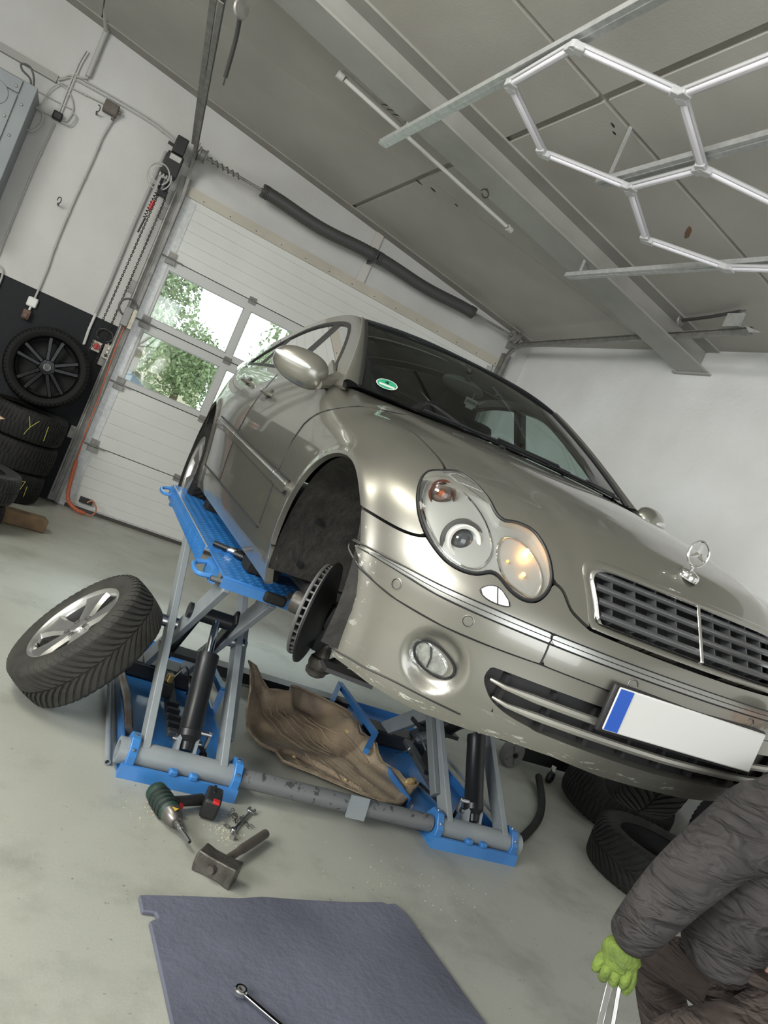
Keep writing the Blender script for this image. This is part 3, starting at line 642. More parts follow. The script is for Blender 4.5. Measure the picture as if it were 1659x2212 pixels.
lb=bpy.data.lights.new('indicator_glow','POINT'); lb.energy=.16; lb.color=(1,.48,.12); lb.shadow_soft_size=.02; lo=bpy.data.objects.new('indicator_glow',lb); COL.objects.link(lo); lo.parent=car; lo.location=skin_at(-.513,.690,-.012)[0]
# ---- flanks
NA,NB=250,96
yy,tt=np.meshgrid(np.linspace(.26,3.70,NA+1),np.radians(np.linspace(-25,47,NB+1)),indexing='ij'); yy=yy.ravel(); tt=tt.ravel()
def root2(y,t):
    a=np.full(len(y),.2); b=np.full(len(y),1.4)
    for _ in range(30):
        m_=(a+b)/2; i_=Fskin(-m_*np.cos(t),y,.55+m_*np.sin(t))<0; a=np.where(i_,m_,a); b=np.where(i_,b,m_)
    return np.stack([-a*np.cos(t),y,.55+a*np.sin(t)],1)
FK=root2(yy,tt); FN=gradn(FK); FK=displace(FK,FN); FT=gridtri(NA,NB); FYZ=FK[:,1:3]
m_seam=m_under
def flank(name,m,val,off=0,depth=.014,par=None,both_sides=(1,-1),sk=True):
    v=clip(FK,FT,val,FN); return [panel(name,m,par or car,*v,depth=depth,off=off,side=s_,sk=sk) for s_ in both_sides]
def side_at(y,z,off=0):
    z=np.atleast_1d(np.array(z,float)); y=np.atleast_1d(np.array(y,float)); a=np.full(len(y),.3); b=np.full(len(y),1.2)
    for _ in range(28):
        m_=(a+b)/2; i_=Fskin(-m_,y,z)<0; a=np.where(i_,m_,a); b=np.where(i_,b,m_)
    p=np.stack([-a,y,z],1); n=gradn(p); return displace(p,n)+off*n
top=FK[:,2]-.968; yd=np.interp(FK[:,2],dl[::-1,2],dl[::-1,1])
ybp=np.interp(FK[:,2],[.3,.473,.595,.666,.82,1.0],[1.64,1.637,1.621,1.60,1.575,1.56])
arc2=np.hypot(FK[:,1]-ARC2[0],FK[:,2]-ARC2[1])-AR2
rd=np.maximum(FK[:,1]-2.46-.15*sstep((FK[:,2]-.6)/.3),-(arc2-.035))
fd=flank('front_door',m_paint,np.maximum.reduce([top,yd-FK[:,1]+.004,FK[:,1]-ybp+.004,.343-FK[:,2]]))
rdr=flank('rear_door',m_paint,np.maximum.reduce([top,ybp-FK[:,1]+.004,rd,.352-FK[:,2]]))
flank('rear_quarter',m_paint,np.maximum.reduce([top-.02,-(rd-.005),-arc2,.24-FK[:,2],1.9-FK[:,1]]))
flank('door_backing',m_under,np.maximum.reduce([top+.02,.5-FK[:,1],FK[:,1]-2.9,.30-FK[:,2],-(arc2-.04)]),off=-.045,depth=0,sk=False)
flank('sill',m_paint,np.maximum.reduce([FK[:,2]-.337-.008*np.clip(FK[:,1],0,2)*.5,.205-FK[:,2],.29-FK[:,1],FK[:,1]-2.30,-(np.hypot(FK[:,1]-ARC[0],FK[:,2]-ARC[1])-AR)]),off=-.004,depth=.03)
# protective side mouldings with bright strip
def mz(y): return .541+.0435*(y-.35)/1.0*.92
mouldp=lambda a,b:[(a,mz(a)+.024),(b,mz(b)+.024),(b,mz(b)-.022),(a,mz(a)-.022)]
for a,b in((.352,.562),(.571,1.612),(1.622,2.235)):
    pol=mouldp(a,b)
    if a<.4: pol=[(.37,mz(a)+.024),(b,mz(b)+.024),(b,mz(b)-.022),(.375,mz(a)-.022),(.352,mz(a)-.006),(.352,mz(a)+.01)]
    for o_ in flank('side_moulding',m_paint,sdf(FYZ,pol),off=.015,depth=.018):
        sg=1 if o_.data.vertices[0].co.x<0 else -1
        q=side_at(np.linspace(a+.012,b-.004,14),mz(np.linspace(a+.012,b-.004,14))+.012,.0165)*np.array([sg,1,1])
        MB().tube(q,.0042,6).build('moulding_chrome',m_chrome,o_)
def seamline(name,ys,zs,r=.0028,off=.0012):
    q=side_at(ys,zs,off)
    for sg in(1,-1): MB().tube(q*np.array([sg,1,1]),r,6).build(name,m_black,car)
t_=np.linspace(0,1,30)
for dz in(.0265,-.0250): seamline('side_moulding_gap',.36+1.87*t_,mz(.36+1.87*t_)+dz,.0036,.004)
seamline('sill_gap',.60+1.63*t_,.340+.004*(.60+1.63*t_),.0042)
zz_=np.linspace(.36,.955,24); seamline('door_gap',np.interp(zz_,dl[::-1,2],dl[::-1,1]),zz_,.0026)
zz_=np.linspace(.36,.955,24); seamline('rear_door_gap',np.interp(zz_,[.3,.473,.595,.666,.82,1.0],[1.64,1.637,1.621,1.60,1.575,1.56]),zz_,.0026)
# door handles
for par,yh,zh in((fd,1.40,.843),(rdr,2.09,.878)):
    for o_,sg in zip(par,(1,-1)):
        q=side_at(np.linspace(yh-.10,yh+.10,9),np.full(9,zh),.0)*np.array([sg,1,1]); n_=np.array([-sg,0,.1])
        MB().tube([p+n_*(.004+.030*math.sin(PI*i/8)**.6) for i,p in enumerate(q)],[.007+.006*math.sin(PI*i/8) for i in range(9)],10).build('door_handle',m_paint,o_)
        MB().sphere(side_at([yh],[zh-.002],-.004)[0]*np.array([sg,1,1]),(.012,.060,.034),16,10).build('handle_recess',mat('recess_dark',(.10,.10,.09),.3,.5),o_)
        MB().tube([p+n_*(.020+.019*math.sin(PI*i/8)**.6)+np.array([0,0,.010]) for i,p in enumerate(q)][2:7],.003,6).build('handle_chrome',m_chrome,o_)
# ---- greenhouse
def xg(y,z): return -(.772-.50*(z-.97)-.10*(z-.97)*(1.36-z))*(1-.035*np.maximum(0,y-1.9)**2)
RAIL=[(.50,.955),(.58,.990),(.80,1.112),(1.05,1.243),(1.27,1.335),(1.5,1.372),(1.87,1.377),(2.3,1.325),(2.77,1.22),(3.1,1.13),(3.40,1.04),(3.6,.98)]
gy,gz=np.meshgrid(np.linspace(.5,3.45,214),np.linspace(.958,1.385,64),indexing='ij'); gy=gy.ravel(); gz=gz.ravel()
GK=np.stack([xg(gy,gz),gy,gz],1); GT=gridtri(213,63); GN=np.tile(nrm([-1,0,.5]),(len(GK),1)); zr=interp(gy,RAIL)
DLO=spline([(.80,.995),(.90,1.075),(1.10,1.19),(1.285,1.280),(1.42,1.318),(1.65,1.335),(1.95,1.328),(2.25,1.287),(2.55,1.205),(2.80,1.11),(2.93,1.025),(2.86,1.004),(2.4,1.004),(1.6,.998)],4,True)
GYZ=np.stack([gy,gz],1); sD=sdf(GYZ,DLO); rail=gz-zr
def ghouse(name,m,val,off,depth,sk=True):
    v=clip(GK,GT,val,GN); return [panel(name,m,car,*v,depth=depth,off=off,side=s_,sk=sk) for s_ in(1,-1)]
ghouse('window_frame',m_paint,np.maximum(rail,-sD),0,.02)
ghouse('window_surround',m_plastic,np.maximum(sD,-(sD+.020)),.001,.012)
bp=lambda y:np.abs(gy-y+.12*(gz-1.0)*-1)
m_sglass=glassmat('side_glass_green',(.56,.64,.62),.02,.01,1.35)
ghouse('side_window',m_sglass,np.maximum.reduce([sD+.016,gy-1.60+.0*gz]),-.006,0,False)
ghouse('rear_side_window',m_sglass,np.maximum.reduce([sD+.016,1.60-gy]),-.006,0,False)
ghouse('door_pillar',m_plastic,np.maximum(sD,np.abs(gy-1.615)-.042),.0005,.03)
ghouse('window_divider',m_plastic,np.maximum(sD,np.abs(gy-2.42)-.014),.0005,.02)
def ws(s,t):
    b=np.array([.695*s,.37+.20*s*s,.988]); c=np.array([.562*s,1.185+.085*s*s,1.362-.026*s*s]); p=b+(c-b)*t
    return p+np.array([0,-.55,.83])*.045*4*t*(1-t)*.5*(1-.3*s*s)
mb=MB().grid(lambda u,v:ws(2*u-1,v),36,20); wsg=mb.build('windscreen',m_cglass,car,smooth=180)
m_frit=mat('black_frit',(.008,.008,.009),.25)
mb=MB()
for u0,u1,v0,v1 in((0,.03,0,1),(.97,1,0,1),(.03,.97,0,.035),(.03,.97,.94,1)):
    mb.grid(lambda u,v:ws(2*(u0+(u1-u0)*u)-1,v0+(v1-v0)*v)+np.array([0,.002,-.003]),24 if u1-u0>.5 else 2,20 if v1-v0>.5 else 2)
mb.build('windscreen_edge_band',m_frit,wsg,smooth=180)
def zr1(y): return float(interp(np.array([y]),RAIL)[0])
pil=MB()
for sg in(1,-1):
    def pf(u,v):
        t=u; y=.565+(1.275-.565)*t; a=ws(-1,t); z=zr1(y); b=np.array([float(xg(np.array([y]),np.array([z]))[0]),y,z]); p=a+(b-a)*v+nrm([-.75,-.35,.55])*.018*4*v*(1-v)
        return p*np.array([sg,1,1])
    MB().grid(pf,24,8).build('a_pillar',m_paint,car,smooth=180)
    MB().tube([ws(-1,t)*np.array([sg,1,1])+np.array([0,0,.002]) for t in np.linspace(0,1,20)],.009,6).build('windscreen_seal',m_black,car)
RC_=[(1.10,1.355),(1.19,1.368),(1.5,1.410),(1.8,1.426),(2.2,1.415),(2.62,1.355),(2.85,1.245),(3.2,1.06)]
def roofp(u,v):
    s=2*v-1; y0=1.195+.075*s*s; y=y0+(2.62+.12*s*s-y0)*u; z=zr1(y); xr=abs(float(xg(np.array([y]),np.array([z]))[0])); zc=float(interp(np.array([y]),RC_)[0])
    return np.array([xr*s,y,z+(zc-z)*(1-abs(s)**3.2)])
MB().grid(roofp,40,40).build('roof',m_paint,car,smooth=180)
MB().grid(lambda u,v:roofp(.02+.96*u,.03+.94*v)-np.array([0,0,.03]),20,20).build('headliner',mat('headliner',(.10,.10,.095),.9),car,smooth=180)
MB().tube([roofp(0,v)+np.array([0,-.004,-.004]) for v in np.linspace(0.02,.98,24)],.009,6).build('windscreen_header_seal',m_black,car)
def rearp(u,v):
    s=2*v-1; y=2.632+.12*s*s+.44*u; z=zr1(y); xr=abs(float(xg(np.array([y]),np.array([z]))[0])); zc=float(interp(np.array([y]),RC_)[0]); return np.array([xr*s*.985,y,z+(max(zc,z)-z)*(1-abs(s)**3.2)-.004])
MB().grid(rearp,10,24).build('rear_window',m_cglass,car,smooth=180)
def deck(u,v): x=.70*(2*v-1); y=3.02+.70*u; return np.array([x*(1-.1*u),y,float(hoodz(np.array([x]),np.array([y]))[0])-.012])
MB().grid(deck,12,14).build('boot_lid',m_paint,car,smooth=180)
# scuttle, wipers, washer jet
def foot(x,dy,dz): y=float(ws_foot(np.array([x]))[0])+dy; return np.array([x,y,float(hoodz(np.array([x]),np.array([y]))[0])+dz])
MB().grid(lambda u,v:foot(-.66+1.32*v,.0+.16*u,-.018+.012*u),4,30).build('scuttle_panel',m_plastic,car,smooth=180)
for x0,x1 in((-.46,.22),(.10,.60)):
    P=[ws(x/.695,.012+.012*i/9)+np.array([0,-.012,.004]) for i,x in enumerate(np.linspace(x0,x1,10))]
    w_=MB().tube(P,.007,6).build('wiper_blade',m_black,car); MB().tube([foot(x1-.02,.05,.0),P[8]+np.array([0,-.004,.008]),P[4]+np.array([0,-.004,.008])],.006,6).build('wiper_arm',m_black,w_)
MB().sphere(foot(-.17,-.05,.005),(.016,.012,.006),10,6).build('washer_jet',m_black,car)
# ---- inside
m_int=mat('interior_dark',(.016,.016,.017),.8); m_seat=mat('seat_cloth',(.022,.022,.024),.9)
MB().grid(lambda u,v:np.array([.70*(2*v-1),.50+.55*u,.985-.06*u*u-.10*max(0,u-.75)*4*u]),10,16).build('dashboard',m_int,car,smooth=180)
MB().box((0,1.02,.72),(1.36,.05,.36)).build('dashboard_front',m_int,car,bevel=.02)
MB().box((0,1.9,.36),(1.45,2.6,.06)).build('cabin_floor',m_int,car)
MB().box((0,2.95,.75),(1.3,.1,.55)).build('rear_bulkhead',m_int,car)
for x in(-.36,.36):
    t=MB().box((x,1.55,.60),(.50,.50,.16)).build('front_seat',m_seat,car,bevel=.05)
    MB().box((x,1.83,.92),(.48,.13,.56),np.array(Matrix.Rotation(-.25,3,'X'))).build('seat_back',m_seat,t,bevel=.05)
    MB().box((x,1.95,1.22),(.26,.09,.16),np.array(Matrix.Rotation(-.2,3,'X'))).build('headrest',m_seat,t,bevel=.03)
t=MB().box((0,2.55,.62),(1.2,.5,.16)).build('rear_seat',m_seat,car,bevel=.05)
MB().box((0,2.82,.88),(1.2,.13,.46),np.array(Matrix.Rotation(-.3,3,'X'))).build('rear_seat_back',m_seat,t,bevel=.05)
sw=MB().tube([np.array([.37,1.12,.90])+.185*(math.cos(t)*np.array([1,0,0])+math.sin(t)*nrm([0,.45,.9])) for t in np.linspace(0,2*PI,32,endpoint=False)],.016,8,closed=True).build('steering_wheel',m_int,car)
MB().box((.37,1.11,.90),(.34,.03,.05)).build('steering_spoke',m_int,sw,bevel=.01)
p=np.array([-.085,1.02,1.222]); im=MB().sphere(p,(.115,.028,.040),18,10).build('inner_mirror',mat('mirror_housing_grey',(.16,.165,.17),.5),car,smooth=180)
MB().tube([p+np.array([0,-.02,.03]),p+np.array([0,-.0,.085])],.014,8).build('mirror_stalk',m_int,im)
tg=MB().box(p+np.array([.055,-.03,-.055]),(.066,.003,.036)).build('hanging_card',m_white,car,bevel=.004); MB().box(p+np.array([.055,-.032,-.078]),(.042,.002,.014)).build('card_lower_tab',m_white,tg,bevel=.002)
MB().tube([p+np.array([.06,-.02,-.0]),p+np.array([.055,-.03,-.038])],.0012,5).build('card_string',m_white,tg)
MB().box(p+np.array([.055,-.0335,-.052]),(.050,.001,.010)).build('card_print',mat('grey_print',(.30,.31,.30),.6),tg)
# green emission badge inside the windscreen
c=ws(-.86,.125); nx=nrm(ws(-.78,.125)-ws(-.92,.125)); ny=nrm(ws(-.86,.19)-ws(-.86,.06)); nn=np.cross(nx,ny)
bd=MB().lathe([(0,0),(.042,0)],c+nn*.004,nn,32).build('emission_badge',mat('badge_green',(.03,.36,.20),.4,emit=None),wsg)
MB().lathe([(.040,0),(.044,0)],c+nn*.0046,nn,32).build('badge_rim',m_white,bd); MB().prism([(-.032,-.022),(.032,-.022),(.032,-.006),(-.032,-.006)],c+nn*.0050,nx,ny,nn,.0006).build('badge_field',m_white,bd,smooth=0)
textmesh('badge_digit','4',.034,m_black,bd,frame(c+nn*.0062+ny*.012,nx,ny))
# ---- door mirror
m_led=mat('indicator_clear',(.75,.75,.74),.15,.2)
for sg in(1,-1):
    X=np.array([sg,1,1]); o=np.array([-.915,.665,.972]); u=nrm([-.80,.50,.10]); w=nrm(np.cross(u,[0,0,1])); w=-w if w[1]>0 else w; k=np.cross(w,u); k=k if k[2]>0 else -k
    def mir(a,b,grow=0):
        p=PI*(a-.5); q=2*PI*b; cx=math.cos(p); r=abs(cx)**.75
        e=np.array([.112*np.sign(math.sin(p))*abs(math.sin(p))**.85,.062*r*math.cos(q),.070*r*math.sin(q)])
        if e[1]<-.028: e[1]=-.028
        e[2]*=1+.10*(-e[0]/.11); return (o+u*e[0]+w*e[1]*1.15+k*e[2]+(u*0+w)*grow)*X
    mr=MB().grid(lambda a,b:mir(a,b),22,30).build('door_mirror',m_paint,car,smooth=180)
    MB().tube([(o+u*x+w*(.0655*(1-(x/.125)**2)**.55+.004)+k*(.010-.10*x*x))*X for x in np.linspace(-.06,.100,14)],[.005+.0095*math.sin(PI*min(1,max(0,i/13)))**.5 for i in range(14)],10).build('mirror_indicator',m_led,mr)
    MB().sphere((o+w*-.030+u*-.005)*X,(.095,.010,.060),20,10,np.column_stack([u*X,w*X,k*X])).build('mirror_back_rim',m_plastic,mr)
    MB().tube([(np.array([-.845,.60,.935]))*X,(np.array([-.80,.64,.955]))*X,np.array([-.755,.67,.985])*X],[.022,.026,.034],10).build('mirror_foot',m_paint,mr)
    MB().prism([(.66,.985),(.86,.985),(.80,1.06)],np.array([-.762,0,0])*X,(0,1,0),(0,0,1),np.array([-.012,0,.0])*X,1).build('mirror_sail',m_paint,mr)
# ---- wheel housings and underside
for yc_,zc_,R_,a0,a1 in((ARC[0],ARC[1],AR+.012,-15,196),(ARC2[0],ARC2[1],AR2+.012,-15,195)):
    for sg in(1,-1):
        X=np.array([sg,1,1]); mb=MB()
        n=36
        P=[]; xsx=[-.848,-.80,-.66,-.50,-.42]
        for i in range(n+1):
            a=math.radians(a0+(a1-a0)*i/n); 
            for j,x in enumerate(xsx): r=R_-(.018 if j==0 else 0)+.006*math.sin(a*9)*(j>0); P.append(np.array([x,yc_+r*math.cos(a),zc_+r*math.sin(a)])*X)
        m=len(xsx); F=[(i*m+j,(i+1)*m+j,(i+1)*m+j+1,i*m+j+1) for i in range(n) for j in range(m-1)]
        mb.add(P,F); mb.add([np.array([-.42,yc_,zc_])*X]+[P[i*m+m-1] for i in range(n+1)],[(0,i+1,i+2) for i in range(n)])
        ln=mb.build('wheel_housing_liner',m_liner,car,smooth=60)
        if yc_<0 and sg>0:
            for a in(-8,18,-26): 
                r=R_-.004; MB().cyl((-.74,yc_+r*math.cos(math.radians(a)),zc_+r*math.sin(math.radians(a))),(-.74,yc_+(r-.01)*math.cos(math.radians(a)),zc_+(r-.01)*math.sin(math.radians(a))),.012,n=10).build('liner_screw',m_black,ln)
MB().box2((-.68,.30,.20),(.68,2.24,.26)).build('underbody_pan',m_under,car,bevel=.02)
MB().box2((-.42,-.55,.255),(.42,.34,.33)).build('engine_crossmember',m_under,car,bevel=.03)
MB().box2((-.60,2.24,.22),(.60,3.5,.32)).build('rear_floor_pan',m_under,car,bevel=.03)
MB().prism([(-.785,-.33),(-.79,-.40),(-.66,-.44),(-.63,-.38)],(0,0,.175),(1,0,0),(0,1,0),(0,0,1),.012).build('wheel_deflector',m_plastic,car,smooth=0)
MB().grid(lambda u,v:np.array([-.62+1.24*v,-.60+.55*u-.14*(1-(2*v-1)**2)*(1-u),.262+.01*u]),6,12).build('bumper_underside',m_under,car,smooth=180)
# ================================================================ wheels
m_gloss=mat('gloss_black_rim',(.004,.004,.005),.22,0,spec=.22)
def tread_profile(w,R,W_): return R-.010*(w/(W_/2))**2-.016*max(0,(abs(w)-W_*.40)/(W_*.12))**2
def tyre_parts(parent,R,Wt,Rr,m,chevron=True,n_p=50,blocks=True,name='tyre',rotm=None,ribs=False):
    """wheel axis = local X, outer face toward -X"""
    h=Wt/2; prof=[(Rr-.004,-h*.86),(Rr+.012,-h*.98),(Rr+.03,-h*1.0),((R+Rr)/2,-h*1.06),(R-.035,-h*1.02),(R-.018,-h*.94),(R-.010,-h*.80),(R-.009,-h*.4),(R-.008,0)]
    prof=prof+[(r,-x) for r,x in prof[::-1]][1:]
    ty=MB().lathe(prof,(0,0,0),(1,0,0),72).build(name,m,parent,smooth=60)
    if blocks:
        mb=MB()
        for k in range(n_p):
            for sg in(-1,1):
                p0=2*PI*(k+(.5 if sg>0 else 0))/n_p; dphi=2*PI/n_p
                ws_=[.004,.022,.045,.068,.085,.099,.106] if not ribs else [.004,.030,.036,.066,.072,.099,.106]
                secs=[]
                for w in ws_:
                    w_=w*Wt/.205; sweep=(.34*(w/.1)**.62 if chevron else .03*(w/.1)); wid=dphi*(.30 if w<.09 else .27)
                    r=tread_profile(w_,R,Wt) if w<.1 else R-.034
                    a=p0+sweep
                    secs.append([(r,a-wid,w_),(r,a+wid,w_),(r-.010,a-wid*1.02,w_),(r-.010,a+wid*1.02,w_)])
                pts=[]
                for sct in secs: pts+=[np.array([sg*w_,r*math.cos(a),r*math.sin(a)]) for r,a,w_ in sct]
                F=[]
                for i in range(len(secs)-1):
                    b=i*4; F+=[(b,b+1,b+5,b+4),(b,b+4,b+6,b+2),(b+1,b+3,b+7,b+5)]
                F+=[(0,2,3,1),(len(pts)-4,len(pts)-3,len(pts)-1,len(pts)-2)]
                mb.add(pts,F)
        t=mb.build('tread_blocks',m,ty,smooth=25); t['kind']='stuff'
    return ty
def rim_parts(parent,Rr,Wt,style,m):
    h=Wt/2
    MB().lathe([(Rr+.006,-h*.80),(Rr+.010,-h*.90),(Rr+.002,-h*.94),(Rr-.010,-h*.86),(Rr-.016,-h*.62)],(0,0,0),(1,0,0),64).build('rim_lip',m,parent,smooth=50)
    MB().lathe([(Rr-.016,-h*.62),(Rr-.035,-h*.1),(Rr-.030,h*.6),(Rr-.006,h*.9),(Rr+.008,h*.92)],(0,0,0),(1,0,0),64).build('rim_barrel',mat('barrel_dark',(.05,.05,.05),.5,.4),parent,smooth=50)  # inner barrel coloured dark grey
    MB().lathe([(0,h*.35),(Rr-.03,h*.40)],(0,0,0),(1,0,0),40).build('rim_inner_shadow_disc',mat('spoke_gap_shade',(.012,.012,.012),.8),parent)  # disc added behind the spokes; shade in the gaps put into its colour
    xf=-h*.62; hub=MB().lathe([(0,xf-.004),(.030,xf-.006),(.034,xf),(.066,xf-.002),(.074,xf+.012),(.070,xf+.05),(0,xf+.05)],(0,0,0),(1,0,0),40).build('hub_face',m,parent)
    for k in range(5):
        a=2*PI*k/5+.3; u=np.array([0,math.cos(a),math.sin(a)]); v=np.array([0,-math.sin(a),math.cos(a)])
        if style=='star':
            st=[(.046,.036,xf+.002),(.085,.040,xf-.003),(.125,.047,xf-.008),(.165,.062,xf-.013),(Rr-.010,.086,xf-.018)]
            P=[]; 
            for r,w,x in st: P+=[u*r-v*w+np.array([x+.010,0,0]),u*r-v*w*.72+np.array([x-.004,0,0]),u*r+np.array([x-.001,0,0]),u*r+v*w*.72+np.array([x-.004,0,0]),u*r+v*w+np.array([x+.010,0,0]),u*r+v*w*.8+np.array([x+.045,0,0]),u*r-v*w*.8+np.array([x+.045,0,0])]
            n=7; F=[(i*n+j,i*n+(j+1)%n,(i+1)*n+(j+1)%n,(i+1)*n+j) for i in range(len(st)-1) for j in range(n)]
            MB().add(P,F+[tuple(range(n)),tuple(range((len(st)-1)*n,len(st)*n))[::-1]]).build('spoke',m,parent,smooth=30)
        else:
            for s2 in(-1,1):
                P0=u*.055+v*.016*s2+np.array([xf,0,0]); P1=u*(Rr-.010)+v*.042*s2+np.array([xf-.012,0,0])
                mb=MB(); n_=nrm(np.cross(P1-P0,v)); 
                P1=u*(Rr-.010)+v*.050*s2+np.array([xf-.012,0,0]); mb.bar(P0,P1,.034,.034,(-1,0,0)); mb.build('spoke',m,parent,bevel=.006)
        bu=np.array([0,math.cos(a+PI/5),math.sin(a+PI/5)])*.052
        MB().lathe([(.0125,0),(.0125,-.001),(.010,.016),(0,.016)],bu+np.array([xf-.0035,0,0]),(1,0,0),14).build('bolt_hole',mat('bolt_shadow',(.08,.08,.08),.5,.6),hub)
    return hub
LM={}
def place(o,c,axis,up=(0,0,1),roll=0):
    """local X -> axis"""
    x=nrm(axis); z=nrm(np.array(up)-x*np.dot(up,x)); y=np.cross(z,x); Mx=np.column_stack([x,y,z])@np.array(Matrix.Rotation(roll,3,'X'))
    LM[o.name]=Matrix([list(Mx[i])+[float(c[i])] for i in range(3)]+[[0,0,0,1]]); o.matrix_local=LM[o.name]
def sub_empty(name,parent): o=bpy.data.objects.new(name,None); COL.objects.link(o); o.parent=parent; o.empty_display_size=.05; return o
# road wheels still on the car (rear right, front left, rear left)
dl_=math.radians(32); 
def car_wheel(c,axis,roll=0):
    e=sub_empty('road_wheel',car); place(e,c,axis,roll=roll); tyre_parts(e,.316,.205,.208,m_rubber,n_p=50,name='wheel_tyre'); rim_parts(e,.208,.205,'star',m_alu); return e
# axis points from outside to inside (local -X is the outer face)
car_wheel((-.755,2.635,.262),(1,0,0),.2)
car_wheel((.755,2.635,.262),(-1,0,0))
car_wheel((.765,-.065,.205),(-math.cos(dl_),math.sin(dl_),0),.5)
# bare right front corner: disc, shield, joint
a_=nrm([-math.cos(dl_),math.sin(dl_),0]); D=np.array([-.770,-.045,.247])
m_disc=mat('brake_disc_iron',(.10,.095,.09),.45,.6,(.06,.055,.05),30); m_edge=mat('disc_edge_grey',(.13,.13,.13),.55,.5)
bd_=MB().lathe([(.085,0),(.149,0),(.150,-.002),(.150,-.008),(.149,-.010),(.085,-.010)],D,a_,64).build('brake_disc',m_edge,car)
MB().lathe([(.085,-.022),(.149,-.022),(.150,-.024),(.150,-.030),(.149,-.032),(.085,-.032)],D,a_,64).build('brake_disc_inner_plate',m_edge,bd_)
u_,w_=perp(a_); mb=MB()
for k in range(36):
    t=2*PI*k/36; d=math.cos(t)*u_+math.sin(t)*w_; mb.bar(D+d*.095-a_*.016,D+d*.1485-a_*.016,.006,.013,a_)
mb.build('disc_cooling_fins',m_edge,bd_)['kind']='stuff'
MB().lathe([(.086,-.03),(.086,.010),(.080,.014),(.036,.016)],D,a_,40).build('disc_hat',m_disc,bd_)
MB().lathe([(.036,.0),(.036,.052),(.033,.058),(.024,.060),(.022,.046),(0,.046)],D,a_,32).build('wheel_hub',m_disc,car)
sh=MB()
P=[]
for i in range(49):
    t=2*PI*i/48; r=.163+.012*math.sin(2*t+.5)+(.03 if 1.0<(t%(2*PI))<1.4 else 0); P.append((r*math.cos(t),r*math.sin(t)))
sh.lathe([(.045,-.068),(.075,-.060),(.105,-.040),(.150,-.040),(.166,-.036),(.168,-.030)],D,a_,48); sh.build('splash_shield',mat('shield_black',(.012,.012,.013),.4),car)
bj=np.array([-.66,-.02,.137]); bb=np.array([-.66,-.03,.045])
j=MB().lathe([(.006,.06),(.010,.055),(.010,.04),(.020,.038),(.021,.024),(.024,.02),(.026,-.005),(.033,-.012),(.036,-.03),(.032,-.045),(.036,-.052),(.033,-.066),(.020,-.075),(0,-.078)],(bj+bb)/2+np.array([0,0,.02]),(0,0,1),28).build('ball_joint',mat('rust_dark_steel',(.10,.09,.08),.45,.6,(.05,.045,.04),30),car)
MB().tube([bb+np.array([0,0,.01]),(-.52,.06,.10),(-.33,.12,.14)],[.022,.026,.03],10).build('control_arm',mat('cast_arm',(.045,.044,.042),.6,.3),car)
MB().tube([(-.66,-.02,.16),(-.62,-.02,.30),(-.57,.0,.52),(-.55,0,.66)],[.03,.038,.034,.03],12).build('suspension_strut',m_blackmetal,car)
MB().tube([(-.68,.0,.13),(-.69,-.03,.20),(-.68,-.04,.28)],[.035,.045,.04],10).build('wheel_carrier',m_blackmetal,car)
# ================================================================ loose wheel leaning on the lift
lw=thing('wheel','silver five-spoke alloy wheel with tyre, leaning on the lift base','wheel',(.55,3.27,.0))
e=sub_empty('wheel_assembly',lw); n_=nrm([-.81,-.03,.59]); ce_=np.array([.472,3.27,HC-1.094])-n_*.072-np.array([.55,3.27,0])+np.array([0,0,.012])
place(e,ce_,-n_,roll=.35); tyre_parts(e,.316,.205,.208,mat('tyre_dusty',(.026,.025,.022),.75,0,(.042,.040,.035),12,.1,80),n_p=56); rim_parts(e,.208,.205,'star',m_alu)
MB().cyl((-.05,.0,-.193),(-.075,.0,-.186),.004,n=8).build('valve',m_rubber,e)
# flatten: wheel parts hang directly on the thing
def flatten(e):
    p=e.parent
    for ch in list(e.children):
        ml=LM[e.name]; ch.parent=p; ch.matrix_local=ml
    bpy.data.objects.remove(e)
flatten(e)
# ================================================================ scissor lift (local frame: x across, y to the back)
lift=thing('scissor_lift','blue and grey double scissor lift standing under the car','car lift',(1.67,2.755,0),-.05)
m_tread=mat('lift_tread_blue',(.03,.19,.56),.32,.1,(.045,.24,.64),7,coat=.25)
ZT=.845
def chev(mb,x0,x1,y0,y1,z,face='top',xs=None):
    """raised tear pattern of the tread plate"""
    k=0; y=y0+.012
    while y<y1-.01:
        x=x0+.012+(.011 if k%2 else 0)
        while x<x1-.008:
            a=.6 if (k+int((x-x0)/.022))%2 else -.6; c,s_=math.cos(a)*.0085,math.sin(a)*.0085
            if face=='top': mb.add([(x-c,y-s_,z),(x+s_*.28,y-c*.28,z),(x+c,y+s_,z),(x-s_*.28,y+c*.28,z),(x,y,z+.0016)],[(0,1,4),(1,2,4),(2,3,4),(3,0,4)])
            else: mb.add([(xs,y-c,x-s_),(xs,y+s_*.28,x-c*.28),(xs,y+c,x+s_),(xs,y-s_*.28,x+c*.28),(xs-.0016,y,x)],[(0,1,4),(1,2,4),(2,3,4),(3,0,4)])
            x+=.022
        y+=.021; k+=1
